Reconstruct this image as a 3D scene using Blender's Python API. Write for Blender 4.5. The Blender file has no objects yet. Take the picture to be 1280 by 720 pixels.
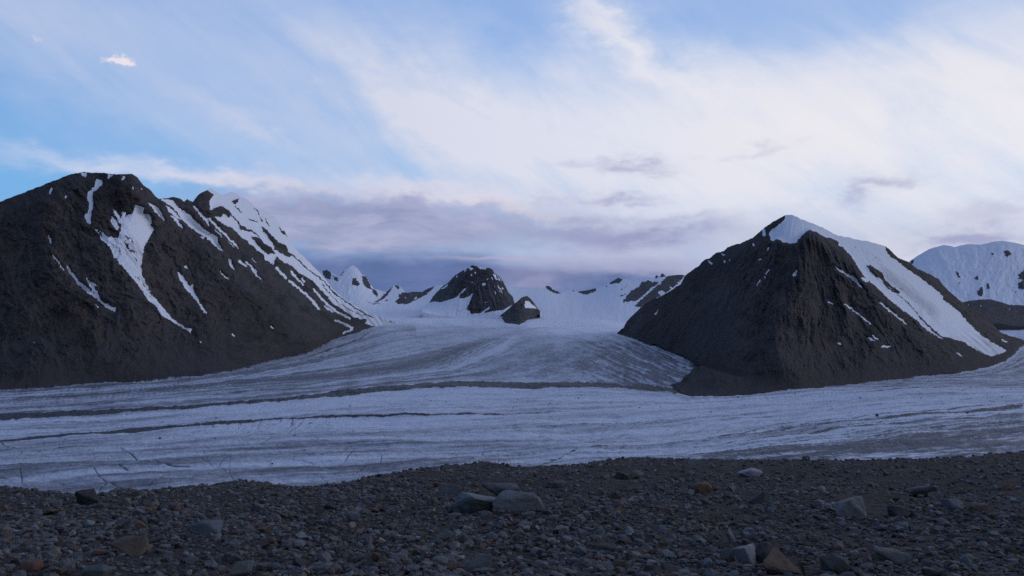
import bpy, math, random
import numpy as np

random.seed(7)
rng = np.random.default_rng(11)
scene = bpy.context.scene
C = scene.collection

# ------------------------------------------------------------------ camera frame
F, CX, HY = 1000.0, 640.0, 390.0        # focal length, centre column and horizon row of the survey photograph
HAZE = 4.5e-6
EYE = 1.6                               # eye height above the scree at the camera


def world(px, py, D):
    """bearing + depression + distance  ->  metres (x, y, z)"""
    return (px - CX) / F * D, D, (HY - py) / F * D + EYE


# ------------------------------------------------------------------ numpy noise
_perm = rng.permutation(512)
_perm = np.concatenate([_perm, _perm, _perm])
_ga = rng.random(512) * 2 * np.pi
_gx, _gy = np.cos(_ga), np.sin(_ga)


def perlin(x, y, seed=0):
    x = np.asarray(x, dtype=np.float64) + seed * 17.37
    y = np.asarray(y, dtype=np.float64) + seed * 9.71
    xi = np.floor(x).astype(np.int64)
    yi = np.floor(y).astype(np.int64)
    xf, yf = x - xi, y - yi
    u = xf * xf * xf * (xf * (xf * 6 - 15) + 10)
    v = yf * yf * yf * (yf * (yf * 6 - 15) + 10)

    def g(ix, iy, fx, fy):
        h = _perm[(_perm[ix & 511] + iy) & 511]
        return _gx[h] * fx + _gy[h] * fy
    a = g(xi, yi, xf, yf)
    b = g(xi + 1, yi, xf - 1, yf)
    c = g(xi, yi + 1, xf, yf - 1)
    d = g(xi + 1, yi + 1, xf - 1, yf - 1)
    return 1.5 * ((a + u * (b - a)) + v * ((c + u * (d - c)) - (a + u * (b - a))))


def fbm(x, y, octs=5, gain=0.5, seed=0, lac=2.03):
    s = 0
    a = 1.0
    for k in range(octs):
        s = s + a * perlin(x, y, seed + k * 3.1)
        x = x * lac
        y = y * lac
        a *= gain
    return s


def ridged(x, y, octs=5, gain=0.5, seed=0, lac=2.03):
    s = 0
    a = 1.0
    t = 0
    for k in range(octs):
        s = s + a * (1 - 2 * np.abs(perlin(x, y, seed + k * 3.1)))
        t += a
        x = x * lac
        y = y * lac
        a *= gain
    return s / t


def sstep(x, a, b):
    t = np.clip((x - a) / (b - a), 0, 1)
    return t * t * (3 - 2 * t)


def curve(pts):
    p = np.array(pts, dtype=np.float64)
    return lambda x: np.interp(x, p[:, 0], p[:, 1])


# ------------------------------------------------------------------ survey map of snow, rock and debris outlines
class Canvas:
    def __init__(s, x0, y0, x1, y1, S=3):
        s.x0, s.y0, s.S = x0, y0, S
        s.w, s.h = int((x1 - x0) * S), int((y1 - y0) * S)
        s.a = np.zeros((s.h, s.w), dtype=np.float32)

    def _box(s, p, m):
        ax = max(int((p[:, 0].min() - m - s.x0) * s.S), 0)
        bx = min(int((p[:, 0].max() + m - s.x0) * s.S) + 2, s.w)
        ay = max(int((p[:, 1].min() - m - s.y0) * s.S), 0)
        by = min(int((p[:, 1].max() + m - s.y0) * s.S) + 2, s.h)
        X = s.x0 + (np.arange(ax, bx) + .5) / s.S
        Y = s.y0 + (np.arange(ay, by) + .5) / s.S
        return ax, bx, ay, by, *np.meshgrid(X, Y)

    def poly(s, pts, val=1.0, mode='set'):
        p = np.array(pts, dtype=np.float64)
        ax, bx, ay, by, X, Y = s._box(p, 1)
        if bx <= ax or by <= ay:
            return
        ins = np.zeros(X.shape, bool)
        n = len(p)
        for i in range(n):
            (xa, ya), (xb, yb) = p[i], p[(i + 1) % n]
            if ya == yb:
                continue
            ins ^= ((ya > Y) != (yb > Y)) & (X < (xb - xa) * (Y - ya) / (yb - ya) + xa)
        r = s.a[ay:by, ax:bx]
        if mode == 'max':
            r[ins] = np.maximum(r[ins], val)
        else:
            r[ins] = val

    def line(s, pts, w=1.5, val=1.0, taper=True, mode='max'):
        p = np.array(pts, dtype=np.float64)
        ws = np.full(len(p), float(w)) if np.isscalar(w) else np.array(w, float)
        if np.isscalar(w) and taper and len(p) > 1:
            t = np.linspace(0, 1, len(p))
            ws = ws * (0.45 + 0.55 * np.sin(np.pi * np.clip(t * .9 + .05, 0, 1)))
        for i in range(max(len(p) - 1, 1)):
            a = p[i]
            b = p[min(i + 1, len(p) - 1)]
            wa, wb = ws[i], ws[min(i + 1, len(p) - 1)]
            ax, bx, ay, by, X, Y = s._box(np.array([a, b]), max(wa, wb))
            if bx <= ax or by <= ay:
                continue
            d = b - a
            L = max((d * d).sum(), 1e-6)
            t = np.clip(((X - a[0]) * d[0] + (Y - a[1]) * d[1]) / L, 0, 1)
            dist = np.hypot(X - a[0] - t * d[0], Y - a[1] - t * d[1])
            m = np.clip((0.5 * (wa + (wb - wa) * t) - dist) * s.S + .5, 0, 1) * abs(val)
            r = s.a[ay:by, ax:bx]
            if val >= 0:
                np.maximum(r, m, out=r)
            else:
                np.minimum(r, 1 - m, out=r)

    def blur(s, r):
        k = max(int(r * s.S), 1)
        for _ in range(2):
            for axis in (0, 1):
                pad = [(0, 0), (0, 0)]
                pad[axis] = (k + 1, k)
                q = np.cumsum(np.pad(s.a, pad, mode='edge'), axis=axis, dtype=np.float64)
                n = 2 * k + 1
                s.a = ((np.take(q, range(n, q.shape[axis]), axis=axis) -
                        np.take(q, range(0, q.shape[axis] - n), axis=axis)) / n).astype(np.float32)

    def sample(s, px, py):
        x = np.clip((px - s.x0) * s.S - .5, 0, s.w - 1.001)
        y = np.clip((py - s.y0) * s.S - .5, 0, s.h - 1.001)
        xi, yi = x.astype(int), y.astype(int)
        fx, fy = x - xi, y - yi
        a = s.a
        return (a[yi, xi] * (1 - fx) * (1 - fy) + a[yi, xi + 1] * fx * (1 - fy) +
                a[yi + 1, xi] * (1 - fx) * fy + a[yi + 1, xi + 1] * fx * fy)


# ------------------------------------------------------------------ object helpers
def set_floats(me, name, arr):
    at = me.attributes.new(name, 'FLOAT', 'POINT')
    at.data.foreach_set('value', np.ascontiguousarray(arr, dtype=np.float32).ravel())


def mesh_obj(name, verts, faces, mat, attrs=None, smooth=True):
    me = bpy.data.meshes.new(name)
    verts = np.ascontiguousarray(verts, dtype=np.float32)
    faces = np.ascontiguousarray(faces, dtype=np.int32)
    k = faces.shape[1]
    me.vertices.add(len(verts))
    me.vertices.foreach_set('co', verts.ravel())
    me.loops.add(faces.size)
    me.loops.foreach_set('vertex_index', faces.ravel())
    me.polygons.add(len(faces))
    me.polygons.foreach_set('loop_start', np.arange(0, faces.size, k, dtype=np.int32))
    me.polygons.foreach_set('use_smooth', np.full(len(faces), smooth, dtype=bool))
    me.update(calc_edges=True)
    for n, a in (attrs or {}).items():
        set_floats(me, n, a)
    me.materials.append(mat)
    o = bpy.data.objects.new(name, me)
    C.objects.link(o)
    return o


def grid_obj(name, X, Y, Z, mat, attrs=None, flip=False, smooth=True):
    nr, nc = X.shape
    idx = np.arange(nr * nc).reshape(nr, nc)
    q = np.stack([idx[:-1, :-1], idx[:-1, 1:], idx[1:, 1:], idx[1:, :-1]], -1).reshape(-1, 4)
    if flip:
        q = q[:, ::-1]
    v = np.stack([X, Y, Z], -1).reshape(-1, 3)
    return mesh_obj(name, v, q, mat, attrs, smooth)


def structure(o, label, cat):
    o['kind'] = 'structure'
    o['label'] = label
    o['category'] = cat
    return o


def tag(o, label, cat, group=None, kind=None):
    o['label'] = label
    o['category'] = cat
    if group:
        o['group'] = group
    if kind:
        o['kind'] = kind
    return o


# ------------------------------------------------------------------ node helper
class NT:
    def __init__(s, tree):
        s.t = tree
        s.t.nodes.clear()

    def n(s, typ, **kw):
        nd = s.t.nodes.new(typ)
        for k, v in kw.items():
            setattr(nd, k, v)
        return nd

    def put(s, sock, v):
        if hasattr(v, 'is_output'):
            s.t.links.new(v, sock)
        elif isinstance(v, (tuple, list)):
            sock.default_value = tuple(v) if len(v) == len(sock.default_value) else tuple(v) + (1.0,)
        else:
            sock.default_value = v

    def m(s, op, a, b=0.0, c=0.0, clamp=False):
        nd = s.n('ShaderNodeMath', operation=op, use_clamp=clamp)
        s.put(nd.inputs[0], a)
        s.put(nd.inputs[1], b)
        s.put(nd.inputs[2], c)
        return nd.outputs[0]

    def add(s, a, b): return s.m('ADD', a, b)
    def sub(s, a, b): return s.m('SUBTRACT', a, b)
    def mul(s, a, b): return s.m('MULTIPLY', a, b)

    def ss(s, v, a, b, lo=0.0, hi=1.0):
        nd = s.n('ShaderNodeMapRange', interpolation_type='SMOOTHSTEP')
        s.put(nd.inputs['Value'], v)
        for k, q in zip(('From Min', 'From Max', 'To Min', 'To Max'), (a, b, lo, hi)):
            s.put(nd.inputs[k], q)
        return nd.outputs[0]

    def mix(s, f, a, b, blend='MIX'):
        nd = s.n('ShaderNodeMix', data_type='RGBA', blend_type=blend)
        s.put(nd.inputs['Factor'], f)
        s.put(nd.inputs['A'], a)
        s.put(nd.inputs['B'], b)
        return nd.outputs['Result']

    def attr(s, name):
        return s.n('ShaderNodeAttribute', attribute_name=name).outputs['Fac']

    def noise(s, vec, scale, detail=4.0, rough=0.55, dist=0.0):
        nd = s.n('ShaderNodeTexNoise')
        s.put(nd.inputs['Vector'], vec)
        s.put(nd.inputs['Scale'], scale)
        s.put(nd.inputs['Detail'], detail)
        s.put(nd.inputs['Roughness'], rough)
        s.put(nd.inputs['Distortion'], dist)
        return nd.outputs['Fac']

    def comb(s, x, y, z=0.0):
        nd = s.n('ShaderNodeCombineXYZ')
        for k, q in enumerate((x, y, z)):
            s.put(nd.inputs[k], q)
        return nd.outputs[0]

    def bump(s, h, strength, dist):
        nd = s.n('ShaderNodeBump')
        s.put(nd.inputs['Height'], h)
        s.put(nd.inputs['Strength'], strength)
        s.put(nd.inputs['Distance'], dist)
        return nd.outputs[0]

    def surface(s, color, rough, normal=None, spec=0.3):
        b = s.n('ShaderNodeBsdfPrincipled')
        s.put(b.inputs['Base Color'], color)
        s.put(b.inputs['Roughness'], rough)
        s.put(b.inputs['Specular IOR Level'], spec)
        if normal is not None:
            s.put(b.inputs['Normal'], normal)
        o = s.n('ShaderNodeOutputMaterial')
        s.t.links.new(b.outputs[0], o.inputs['Surface'])


def material(name):
    m = bpy.data.materials.new(name)
    m.use_nodes = True
    return m, NT(m.node_tree)


# ------------------------------------------------------------------ materials
SNOW = (0.82, 0.85, 0.90)
ICE = (0.60, 0.64, 0.72)


def mountain_material(name, dark, light, brown, far=False):
    m, t = material(name)
    pos = t.n('ShaderNodeNewGeometry').outputs['Position']
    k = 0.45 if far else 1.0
    snow, tone, scree, warm, dusty = (t.attr(a) for a in ('snow', 'tone', 'scree', 'warm', 'dusty'))
    n1 = t.noise(pos, 0.018 * k, 7, .68)
    n2 = t.noise(pos, 0.09 * k, 5, .65)
    n3 = t.noise(pos, 0.35 * k, 3, .6)
    rg = t.n('ShaderNodeTexNoise', noise_type='RIDGED_MULTIFRACTAL')
    t.put(rg.inputs['Vector'], pos)
    t.put(rg.inputs['Scale'], .022 * k)
    t.put(rg.inputs['Detail'], 6.)
    t.put(rg.inputs['Roughness'], .6)
    crag = rg.outputs['Fac']
    v = t.add(t.mul(t.sub(n1, .5), 1.5), t.mul(t.sub(n2, .5), 1.0))
    v = t.add(v, tone)
    v = t.ss(v, -.62, .78)
    rock = t.mix(v, dark, light)
    rock = t.mix(t.mul(warm, t.ss(n1, .38, .62)), rock, brown)
    scree_c = t.mix(t.ss(n2, .3, .7), [c * .92 for c in light], [c * .62 for c in light])
    rock = t.mix(t.mul(scree, .6), rock, scree_c)
    rock = t.mix(t.ss(n3, .58, .70, 0, .5), rock, [c * 1.9 for c in light])
    rock = t.mix(t.ss(n2, .45, .30, 0, .55), rock, [c * .55 for c in dark])
    # snow edge broken up by fine noise
    e = t.add(snow, t.add(t.mul(t.sub(t.noise(pos, 0.09 * k, 5, .8), .5), 1.05), t.mul(t.sub(n2, .5), .5)))
    sm = t.ss(e, .42, .56)
    sc = t.mix(t.ss(t.add(dusty, t.mul(t.sub(n2, .5), .35)), .1, 1.0), SNOW, (.34, .345, .37))
    col = t.mix(sm, rock, sc)
    bh = t.add(t.mul(n1, 5.0 / k), t.add(t.mul(t.mul(crag, t.m('SUBTRACT', 1., t.mul(scree, .7))), 3.2 / k), t.add(t.mul(n2, 2.4 / k), t.mul(n3, .8 / k))))
    nrm = t.bump(bh, t.m('SUBTRACT', .75, t.mul(sm, .68)), 1.0)
    t.surface(col, t.m('SUBTRACT', .95, t.mul(sm, .2)), nrm, .15)
    return m


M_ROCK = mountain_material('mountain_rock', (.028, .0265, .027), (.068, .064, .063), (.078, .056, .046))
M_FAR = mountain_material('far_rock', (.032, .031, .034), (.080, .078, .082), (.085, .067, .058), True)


def glacier_material():
    m, t = material('glacier_ice')
    pos = t.n('ShaderNodeNewGeometry').outputs['Position']
    dirt, debris, crack, clean_snow = (t.attr(a) for a in ('dirt', 'debris', 'crack', 'clean'))
    n0 = t.noise(pos, .010, 4, .6)
    n1 = t.noise(pos, .05, 6, .7)
    n2 = t.noise(pos, .22, 4, .65)
    d = t.add(dirt, t.add(t.mul(t.sub(n1, .5), .26), t.mul(t.sub(n2, .5), .40)))
    col = t.mix(t.ss(d, -.05, 1.05), (.66, .70, .78), (.14, .14, .155))
    col = t.mix(clean_snow, col, SNOW)  # clean snow lying over the dusty ice
    sand = t.mix(n2, (.030, .028, .028), (.078, .074, .073))
    db = t.add(debris, t.mul(t.sub(n2, .5), .75))
    db = t.add(db, t.mul(t.sub(n1, .5), .4))
    dm = t.ss(db, .32, .68)
    col = t.mix(dm, col, sand)
    col = t.mix(t.ss(crack, .05, .6, 0, .9), col, (.07, .075, .09))
    bh = t.add(t.mul(n1, 5.0), t.mul(n2, 1.6))
    nrm = t.bump(bh, .75, 1.0)
    t.surface(col, .6, nrm, .3)
    return m


M_ICE = glacier_material()


def stone_material(name, use_attr):
    m, t = material(name)
    pos = t.n('ShaderNodeNewGeometry').outputs['Position']
    if use_attr:
        base = t.n('ShaderNodeAttribute', attribute_name='stone_colour').outputs['Color']
    else:
        base = t.n('ShaderNodeObjectInfo').outputs['Color']
    n1 = t.noise(pos, 4.0, 6, .7)
    n2 = t.noise(pos, 28.0, 4, .7)
    col = t.mix(t.ss(n1, .3, .7), t.mix(.38, base, (0, 0, 0), 'MIX'), base)
    col = t.mix(t.ss(n2, .56, .72, 0, .4), col, (.26, .25, .25))
    col = t.mix(t.ss(n1, .60, .75, 0, .35), col, (.12, .085, .06))
    nrm = t.bump(t.add(t.mul(n1, .10), t.mul(n2, .02)), .8, 1.0)
    t.surface(col, .88, nrm, .25)
    return m


M_STONE = stone_material('stone', False)
M_GRAVEL = stone_material('gravel', True)


def scree_material():
    m, t = material('scree')
    pos = t.n('ShaderNodeNewGeometry').outputs['Position']
    n0 = t.noise(pos, .35, 4, .6)
    n1 = t.noise(pos, 6.0, 5, .7)
    vo = t.n('ShaderNodeTexVoronoi')
    t.put(vo.inputs['Vector'], pos)
    t.put(vo.inputs['Scale'], 11.0)
    col = t.mix(n1, (.028, .0255, .023), (.090, .080, .070))
    col = t.mix(t.ss(n0, .45, .7, 0, .6), col, (.072, .055, .043))
    col = t.mix(t.ss(vo.outputs['Distance'], .1, .45, .35, 0), col, (.12, .12, .125))
    nrm = t.bump(t.sub(t.mul(n1, .10), t.mul(vo.outputs['Distance'], .10)), .9, 1.0)
    t.surface(col, .95, nrm, .15)
    return m


M_SCREE = scree_material()

# ------------------------------------------------------------------ glacier: distance along each depression angle
DG = curve([(300, 7600), (340, 6600), (360, 5700), (380, 4650), (395, 3950), (405, 3500), (415, 3200), (430, 2800),
            (450, 2300), (470, 1850), (487, 1546), (500, 1364), (520, 1154), (550, 938), (580, 790), (610, 682),
            (640, 600), (700, 470), (760, 390)])


# ------------------------------------------------------------------ mountain lofts
def loft(name, mat, x0, x1, step, crest, foot, dcrest, dfoot, nrow, snow, relief, prof=1.0, back=900., back_slope=.6,
         below=14., seed=0, apex=None, wob=1.1, warm=.5, scree_top=.4, amp=1.0, dusty=None, crest_jag=.6, smooth=14., foot_on_ice=False, tie=10., push=None, wf=5., paint=()):
    px = np.arange(x0, x1 + step, step)
    cy, fy = crest(px), foot(px)
    cy = cy + crest_jag * fbm(px / 7., px * 0 + seed, 3, .6, seed)
    fy = np.maximum(fy, cy + .6)
    fy = fy + .5 * fbm(px / 9., px * 0, 3, .6, seed + 5)
    Dc, Df = dcrest(px), dfoot(px)
    vb = np.linspace(-.06, 0, 5)[:-1]
    vf = np.linspace(0, 1, nrow)
    v = np.concatenate([vb, vf])[:, None]
    vv = np.clip(v, 0, 1)
    PX = np.repeat(px[None, :], len(v), 0)
    PY = fy + (cy - fy) * vv
    PY = np.where(v < 0, PY + below * (-v / .06), PY)
    # distance from a smoothed outline, so that notches in the skyline do not run down the face as ribs
    ks = np.exp(-.5 * (np.arange(-120, 121) * step / smooth) ** 2)
    ks /= ks.sum()

    def sm1(a):
        return np.convolve(np.pad(a, 120, mode='edge'), ks, mode='valid')
    cs, fs = sm1(cy), sm1(fy)
    fs = np.maximum(fs, cs + 8)
    Dcs, Dfs = sm1(Dc), DG(fs) if foot_on_ice else sm1(Df)

    def dfield(py):
        wv = (fs - py) / (fs - cs)
        wv = np.where(wv < 0, .35 * wv, wv)
        return Dfs + (Dcs - Dfs) * np.clip(wv, -.3, 1.4)
    D0 = dfield(np.minimum(PY, fy))
    D0 = D0 + (Df - dfield(fy)) * np.exp(-np.maximum(fy - PY, 0) / tie)
    D0 = np.where(v < 0, D0 + v * 60, D0)
    X0, _, Z0 = world(PX, PY, D0)
    soft = Canvas(snow.x0, snow.y0, snow.x0 + 1, snow.y0 + 1, snow.S)
    soft.w, soft.h, soft.a = snow.w, snow.h, snow.a
    soft.blur(2.2)
    calm = 1 - (.35 if mat is M_FAR else .72) * soft.sample(PX, PY)
    edge = np.clip(vv * 8, 0, 1) * (.35 + .65 * np.clip((1 - vv) * 10, 0, 1))
    thick = np.clip((fy - cy) / 60., .04, 1)[None, :]
    dD, tone = relief(PX, PY, D0, X0, Z0, vv)
    D = D0 + dD * edge * thick * amp * calm
    if push is not None:
        D = push(PX, PY, D)
    XF, YF, ZF = world(PX, PY, D)
    q1 = fbm(PX / wf, PY / wf, 3, .6, seed + 20)
    q2 = fbm(PX / wf, PY / wf, 3, .6, seed + 30)
    edge_s = Canvas(snow.x0, snow.y0, snow.x0 + 1, snow.y0 + 1, snow.S)
    edge_s.w, edge_s.h, edge_s.a = snow.w, snow.h, snow.a
    edge_s.blur(.9)
    S = .5 * snow.sample(PX + wob * q1, PY + wob * q2) + .5 * edge_s.sample(PX + wob * q1, PY + wob * q2)
    wa = np.clip(.5 + .9 * fbm(PX / 55., PY / 40., 4, .55, seed + 40), 0, 1) * warm
    sc = sstep(scree_top - vv + .28 * fbm(PX / 40., PY / 30., 4, .6, seed + 50), -.12, .25)
    nz = .45 * fbm(PX / 14., PY / 14., 4, .6, seed + 55)
    for (bx, by, rx, ry, rot, dt, dw, ds) in paint:      # bodies of different rock and scree
        c_, s_ = math.cos(rot), math.sin(rot)
        ex = ((PX - bx) * c_ + (PY - by) * s_) / rx
        ey = (-(PX - bx) * s_ + (PY - by) * c_) / ry
        g = sstep(1.35 - np.sqrt(ex * ex + ey * ey) + nz, 0, .8)
        tone = tone + dt * g
        wa = np.clip(wa + dw * g, 0, 1)
        sc = np.clip(sc + ds * g, 0, 1)
    du = dusty(PX, PY) if dusty is not None else np.zeros_like(PX)
    # far side of the ridge
    nb = 26
    bt = (np.linspace(0, 1, nb + 1)[1:] ** 1.5)[:, None]
    bd = bt * back
    DB = D[-1] + bd * (1 + .05 * q1[-1])
    jag = fbm(np.repeat(px[None] / 14., nb, 0), bt * 6 + 0 * px[None], 4, .55, seed + 60)
    zt = ZF[-1] - EYE
    ZB = EYE + np.minimum(zt - bd * back_slope + jag * bd * .18, zt * DB / D[-1] - bd * .10)
    XB = XF[-1] / D[-1] * DB
    mir = [max(len(v) - 2 - int(i * nrow / (nb + 6)), 0) for i in range(nb)]
    Xs = np.vstack([XF, XB])
    Ys = np.vstack([YF, DB])
    Zs = np.vstack([ZF, ZB])
    at = {}
    for n, A in (('snow', S), ('tone', tone), ('scree', sc), ('warm', wa), ('dusty', du)):
        at[n] = np.vstack([A, A[mir]])
    return grid_obj(name, Xs, Ys, Zs, mat, at)


def fan_relief(ax, ay, scale, seed, mpp, scree_top=.4):
    """gullies and spurs running down-slope from an apex; scale in survey units, mpp metres per unit"""
    def f(PX, PY, D, X, Z, v):
        ph = np.arctan2(PX - ax, PY - ay + 1e-6)
        r = np.hypot(PX - ax, PY - ay)
        wx = fbm(PX / 40., PY / 40., 3, .5, seed + 1)
        a = ph * 330. + 9. * wx + 2.5 * fbm(PX / 9., PY / 9., 3, .6, seed + 2)
        g1 = ridged(a / scale, r / (scale * 1.9), 6, .55, seed)
        g2 = ridged(a / (scale * .42), r / (scale * .75), 5, .62, seed + 7)
        g3 = fbm(PX / (scale * .9), PY / (scale * .9), 6, .52, seed + 13)
        g4 = fbm(PX / 5.0, PY / 4.5, 4, .7, seed + 17)
        sm = sstep(scree_top - v + .2 * wx, -.1, .3)
        rough = 1 - .72 * sm
        dd = -mpp * scale * (.24 * g1 * (1 - .6 * sm) + .15 * g2 * rough * (.35 + .65 * sstep(r, 50, 170))) + mpp * scale * .12 * g3 * (1 - .5 * sm) + mpp * 1.0 * g4 * rough - mpp * (1.9 - .9 * sm) * ridged(a / 8., r / 55., 4, .6, seed + 29) * sstep(r, 50, 190)
        st = fbm(a / 5., r / 90., 5, .65, seed + 23)
        tone = .66 * st + .28 * g3 + .30 * g4 * rough + .22 * g2 * rough
        return dd, tone
    return f


def spurs(base, lines):
    """add individual spurs (positive height) and gullies (negative) to a relief function"""
    def f(PX, PY, D, X, Z, v):
        dd, tone = base(PX, PY, D, X, Z, v)
        for pts, h, w in lines:
            p = np.array(pts, float)
            best = np.full(PX.shape, 1e9)
            for i in range(len(p) - 1):
                a, b = p[i], p[i + 1]
                d = b - a
                t = np.clip(((PX - a[0]) * d[0] + (PY - a[1]) * d[1]) / (d * d).sum(), 0, 1)
                best = np.minimum(best, np.hypot(PX - a[0] - t * d[0], PY - a[1] - t * d[1]))
            dd = dd - h * 1.35 * np.exp(-np.sqrt(best ** 2 + (.6 * w) ** 2) / w)
        return dd, tone
    return f


def simple_relief(scale, seed, mpp):
    def f(PX, PY, D, X, Z, v):
        g1 = ridged(PX / scale, PY / scale * .8, 5, .6, seed)
        g3 = fbm(PX / 4., PY / 4., 4, .65, seed + 3)
        return -mpp * scale * .55 * g1 + mpp * 2.4 * g3, .4 * g3 + .3 * g1
    return f


# ---------------------------------------------------------------- left massif
L_CREST = curve([(-520, 500), (-400, 405), (-260, 335), (-150, 300), (0, 252), (30, 240.5), (60, 229), (85, 219), (103, 215), (125, 216), (147, 218),
                 (152, 218), (158, 217.5), (165, 217), (172, 222), (180, 232), (187, 236), (195, 246), (200, 249.5),
                 (203, 248.5), (212, 247), (219, 246), (226, 248.5), (230, 252.5), (234, 249), (241, 252), (248, 243),
                 (256, 239), (263, 235.5), (270, 240), (278, 244.5), (284, 242.5), (289, 239.5), (297, 243.5), (302, 247),
                 (308, 249), (315, 254), (318, 258), (323, 261), (332, 265), (343, 271), (349, 280), (354, 286), (358, 293),
                 (363, 302), (370, 312), (377, 318), (388, 329), (396, 337), (406, 348), (416, 361), (430, 374),
                 (449, 384), (466, 393), (487, 400), (505, 407)])
L_FOOT = curve([(-520, 505), (-260, 497), (0, 487.5), (50, 486), (100, 481), (150, 478), (200, 475), (250, 470), (290, 464), (320, 457),
                (353, 447.5), (383, 442.5), (403, 432), (420, 423), (443, 417.5), (462, 410), (477, 406), (487, 403), (505, 408)])
L_DC = curve([(-260, 2000), (-150, 2100), (0, 2200), (110, 2300), (165, 2320), (200, 2480), (230, 2700), (262, 2850),
              (290, 3080), (340, 3300), (400, 3500), (450, 3560), (505, 3560)])
SL = Canvas(-30, 205, 520, 430, 4)
for P in [
    [(169, 256), (175, 257), (180, 260), (179, 267), (187, 268), (190, 274), (188, 281), (192, 287), (187, 297), (185, 301),
     (180, 310), (177.5, 325), (177, 342), (183, 355), (187, 363), (193, 372), (200, 380), (208, 390), (217, 399), (231, 409),
     (240, 411), (238, 417), (233, 413), (220, 405), (203, 395), (195, 383), (185, 375), (180, 367), (167, 350), (157, 337.5),
     (143, 322), (137, 308), (127, 300), (123, 292), (117, 285), (126, 288), (135, 296), (147, 297), (151, 288), (152, 278),
     (158, 271), (165, 267), (168, 262)],
    [(120, 223), (124, 225), (128, 225), (128, 230), (122, 236), (116, 240), (116, 250), (116, 260), (114, 263), (114, 270),
     (113, 281), (110, 279), (106, 272), (106, 268), (110, 267), (112, 260), (111, 253), (109, 246), (110, 240), (114, 238), (119, 230)],
    [(141, 260), (150, 272), (152, 279), (148, 278), (144, 268)], [(153, 262), (157, 266), (155, 276), (151, 279), (152, 268)],
    [(140, 270), (144, 275), (149, 284), (147, 289), (140, 280), (138, 277)],
    [(101, 216), (109, 216), (108, 221), (103, 221)], [(135, 217), (143, 218), (138, 221), (135, 225)],
    [(154, 219), (157, 220), (155, 226), (153, 225)], [(64, 234), (66.5, 235), (63, 243), (61, 242)],
    [(82, 244), (84, 246), (81, 249)], [(60, 293), (62, 295), (65, 304), (62, 304)],
    [(100, 353), (108, 358), (127, 376), (133, 380), (145, 385), (144, 391), (133, 384), (123, 376), (110, 366), (100, 358), (86, 341), (82, 330), (88, 337)],
    [(107, 347), (122, 357), (117, 358), (121, 365), (127, 377), (117, 365), (110, 353)], [(117, 378), (124, 384), (122, 385)],
    [(220, 339), (227, 343), (237, 358), (241, 354), (241, 362), (248, 375), (260, 392.5), (255, 391), (247, 378), (233, 362), (227, 352)],
    [(184, 252), (190, 256), (195, 257), (202, 266), (206.5, 278), (202, 273), (193, 263)],
    [(199, 248), (215.5, 250), (221, 257.5), (238, 270), (257, 288), (271, 296), (272.5, 302), (279, 315), (275, 313), (263, 301),
     (257, 296), (243, 288), (229.5, 277), (221, 265), (209, 254)],
    [(206, 256), (218, 264), (228, 276), (222, 273), (211, 264)], [(211, 266), (222, 274), (230, 287), (227, 285), (218, 275)],
    [(250, 295), (256, 296), (254, 299)], [(238.5, 255), (249, 263), (260, 275.5), (262, 284.5), (256, 276), (245, 263)],
    [(258, 271), (264, 273), (271, 281), (285, 295), (301, 312), (297.5, 310), (279, 293), (263, 277)],
    # the snowy upper ridge with everything up to the skyline
    [(260, 225), (300, 225), (350, 255), (420, 330), (520, 400), (464, 400), (443, 397), (429, 387), (415.6, 379), (408.6, 369), (399, 361), (394, 354), (393, 352),
     (376, 343), (365, 332), (355, 328.5), (345.5, 320), (342, 331), (332, 325), (330, 318), (323, 314), (312, 304), (301, 295), (291, 285),
     (280, 281), (268, 271), (263, 262), (262, 250), (268, 243), (260, 239)],
    [(284.4, 322), (289, 325), (290, 330.5), (295, 340), (288.6, 333)],
    [(303, 323.6), (313.6, 330.6), (320.6, 339), (322, 344), (331, 353.5), (323, 347), (316, 340), (314, 335)],
]:
    SL.poly(P)
SL.poly([(461, 397), (520, 396), (520, 416), (474, 411), (466, 408), (456, 404)])
for P in [
    [(262, 263), (271, 259), (279, 258), (287, 264), (288, 268.6), (286, 273.5), (283.6, 268.6), (279, 268), (277, 271), (268, 271)],
    [(298, 278), (302, 282), (313, 288), (313, 290), (301, 287)], [(289, 252), (300, 247.5), (298, 251.5), (293, 256)],
    [(313, 297), (324, 296), (329, 303), (340, 310), (344.6, 317), (338, 317), (336, 319), (330, 315), (322, 306), (318, 301)],
    [(326, 282.5), (334, 287), (341, 295), (348, 303), (356, 305), (364, 319), (361, 322), (351, 317), (343, 311), (343, 307), (340, 303), (333, 295), (328.6, 288)],
    [(315, 255), (324, 266), (328.6, 277), (326.5, 277), (325, 270), (319, 262)], [(347, 277), (352, 288), (359, 289), (363, 300.5), (357, 294), (351, 290)],
]:
    SL.poly(P, 0.0)
for P, w in [([(294, 257), (303, 267)], 1.3), ([(331, 273), (337, 284)], 1.2), ([(311, 274), (322, 278)], 1.3), ([(288, 267), (299, 279)], 1.6),
             ([(313, 288), (324, 295)], 1.5), ([(363, 317), (374, 326), (385, 337), (396, 344.5), (406, 352), (416, 365), (432, 377), (452, 390), (466, 397)], 1.6),
             ([(403, 355), (412, 368), (424, 379), (440, 389), (456, 396)], 1.0)]:
    SL.line(P, w, -1.0, taper=False)
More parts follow.
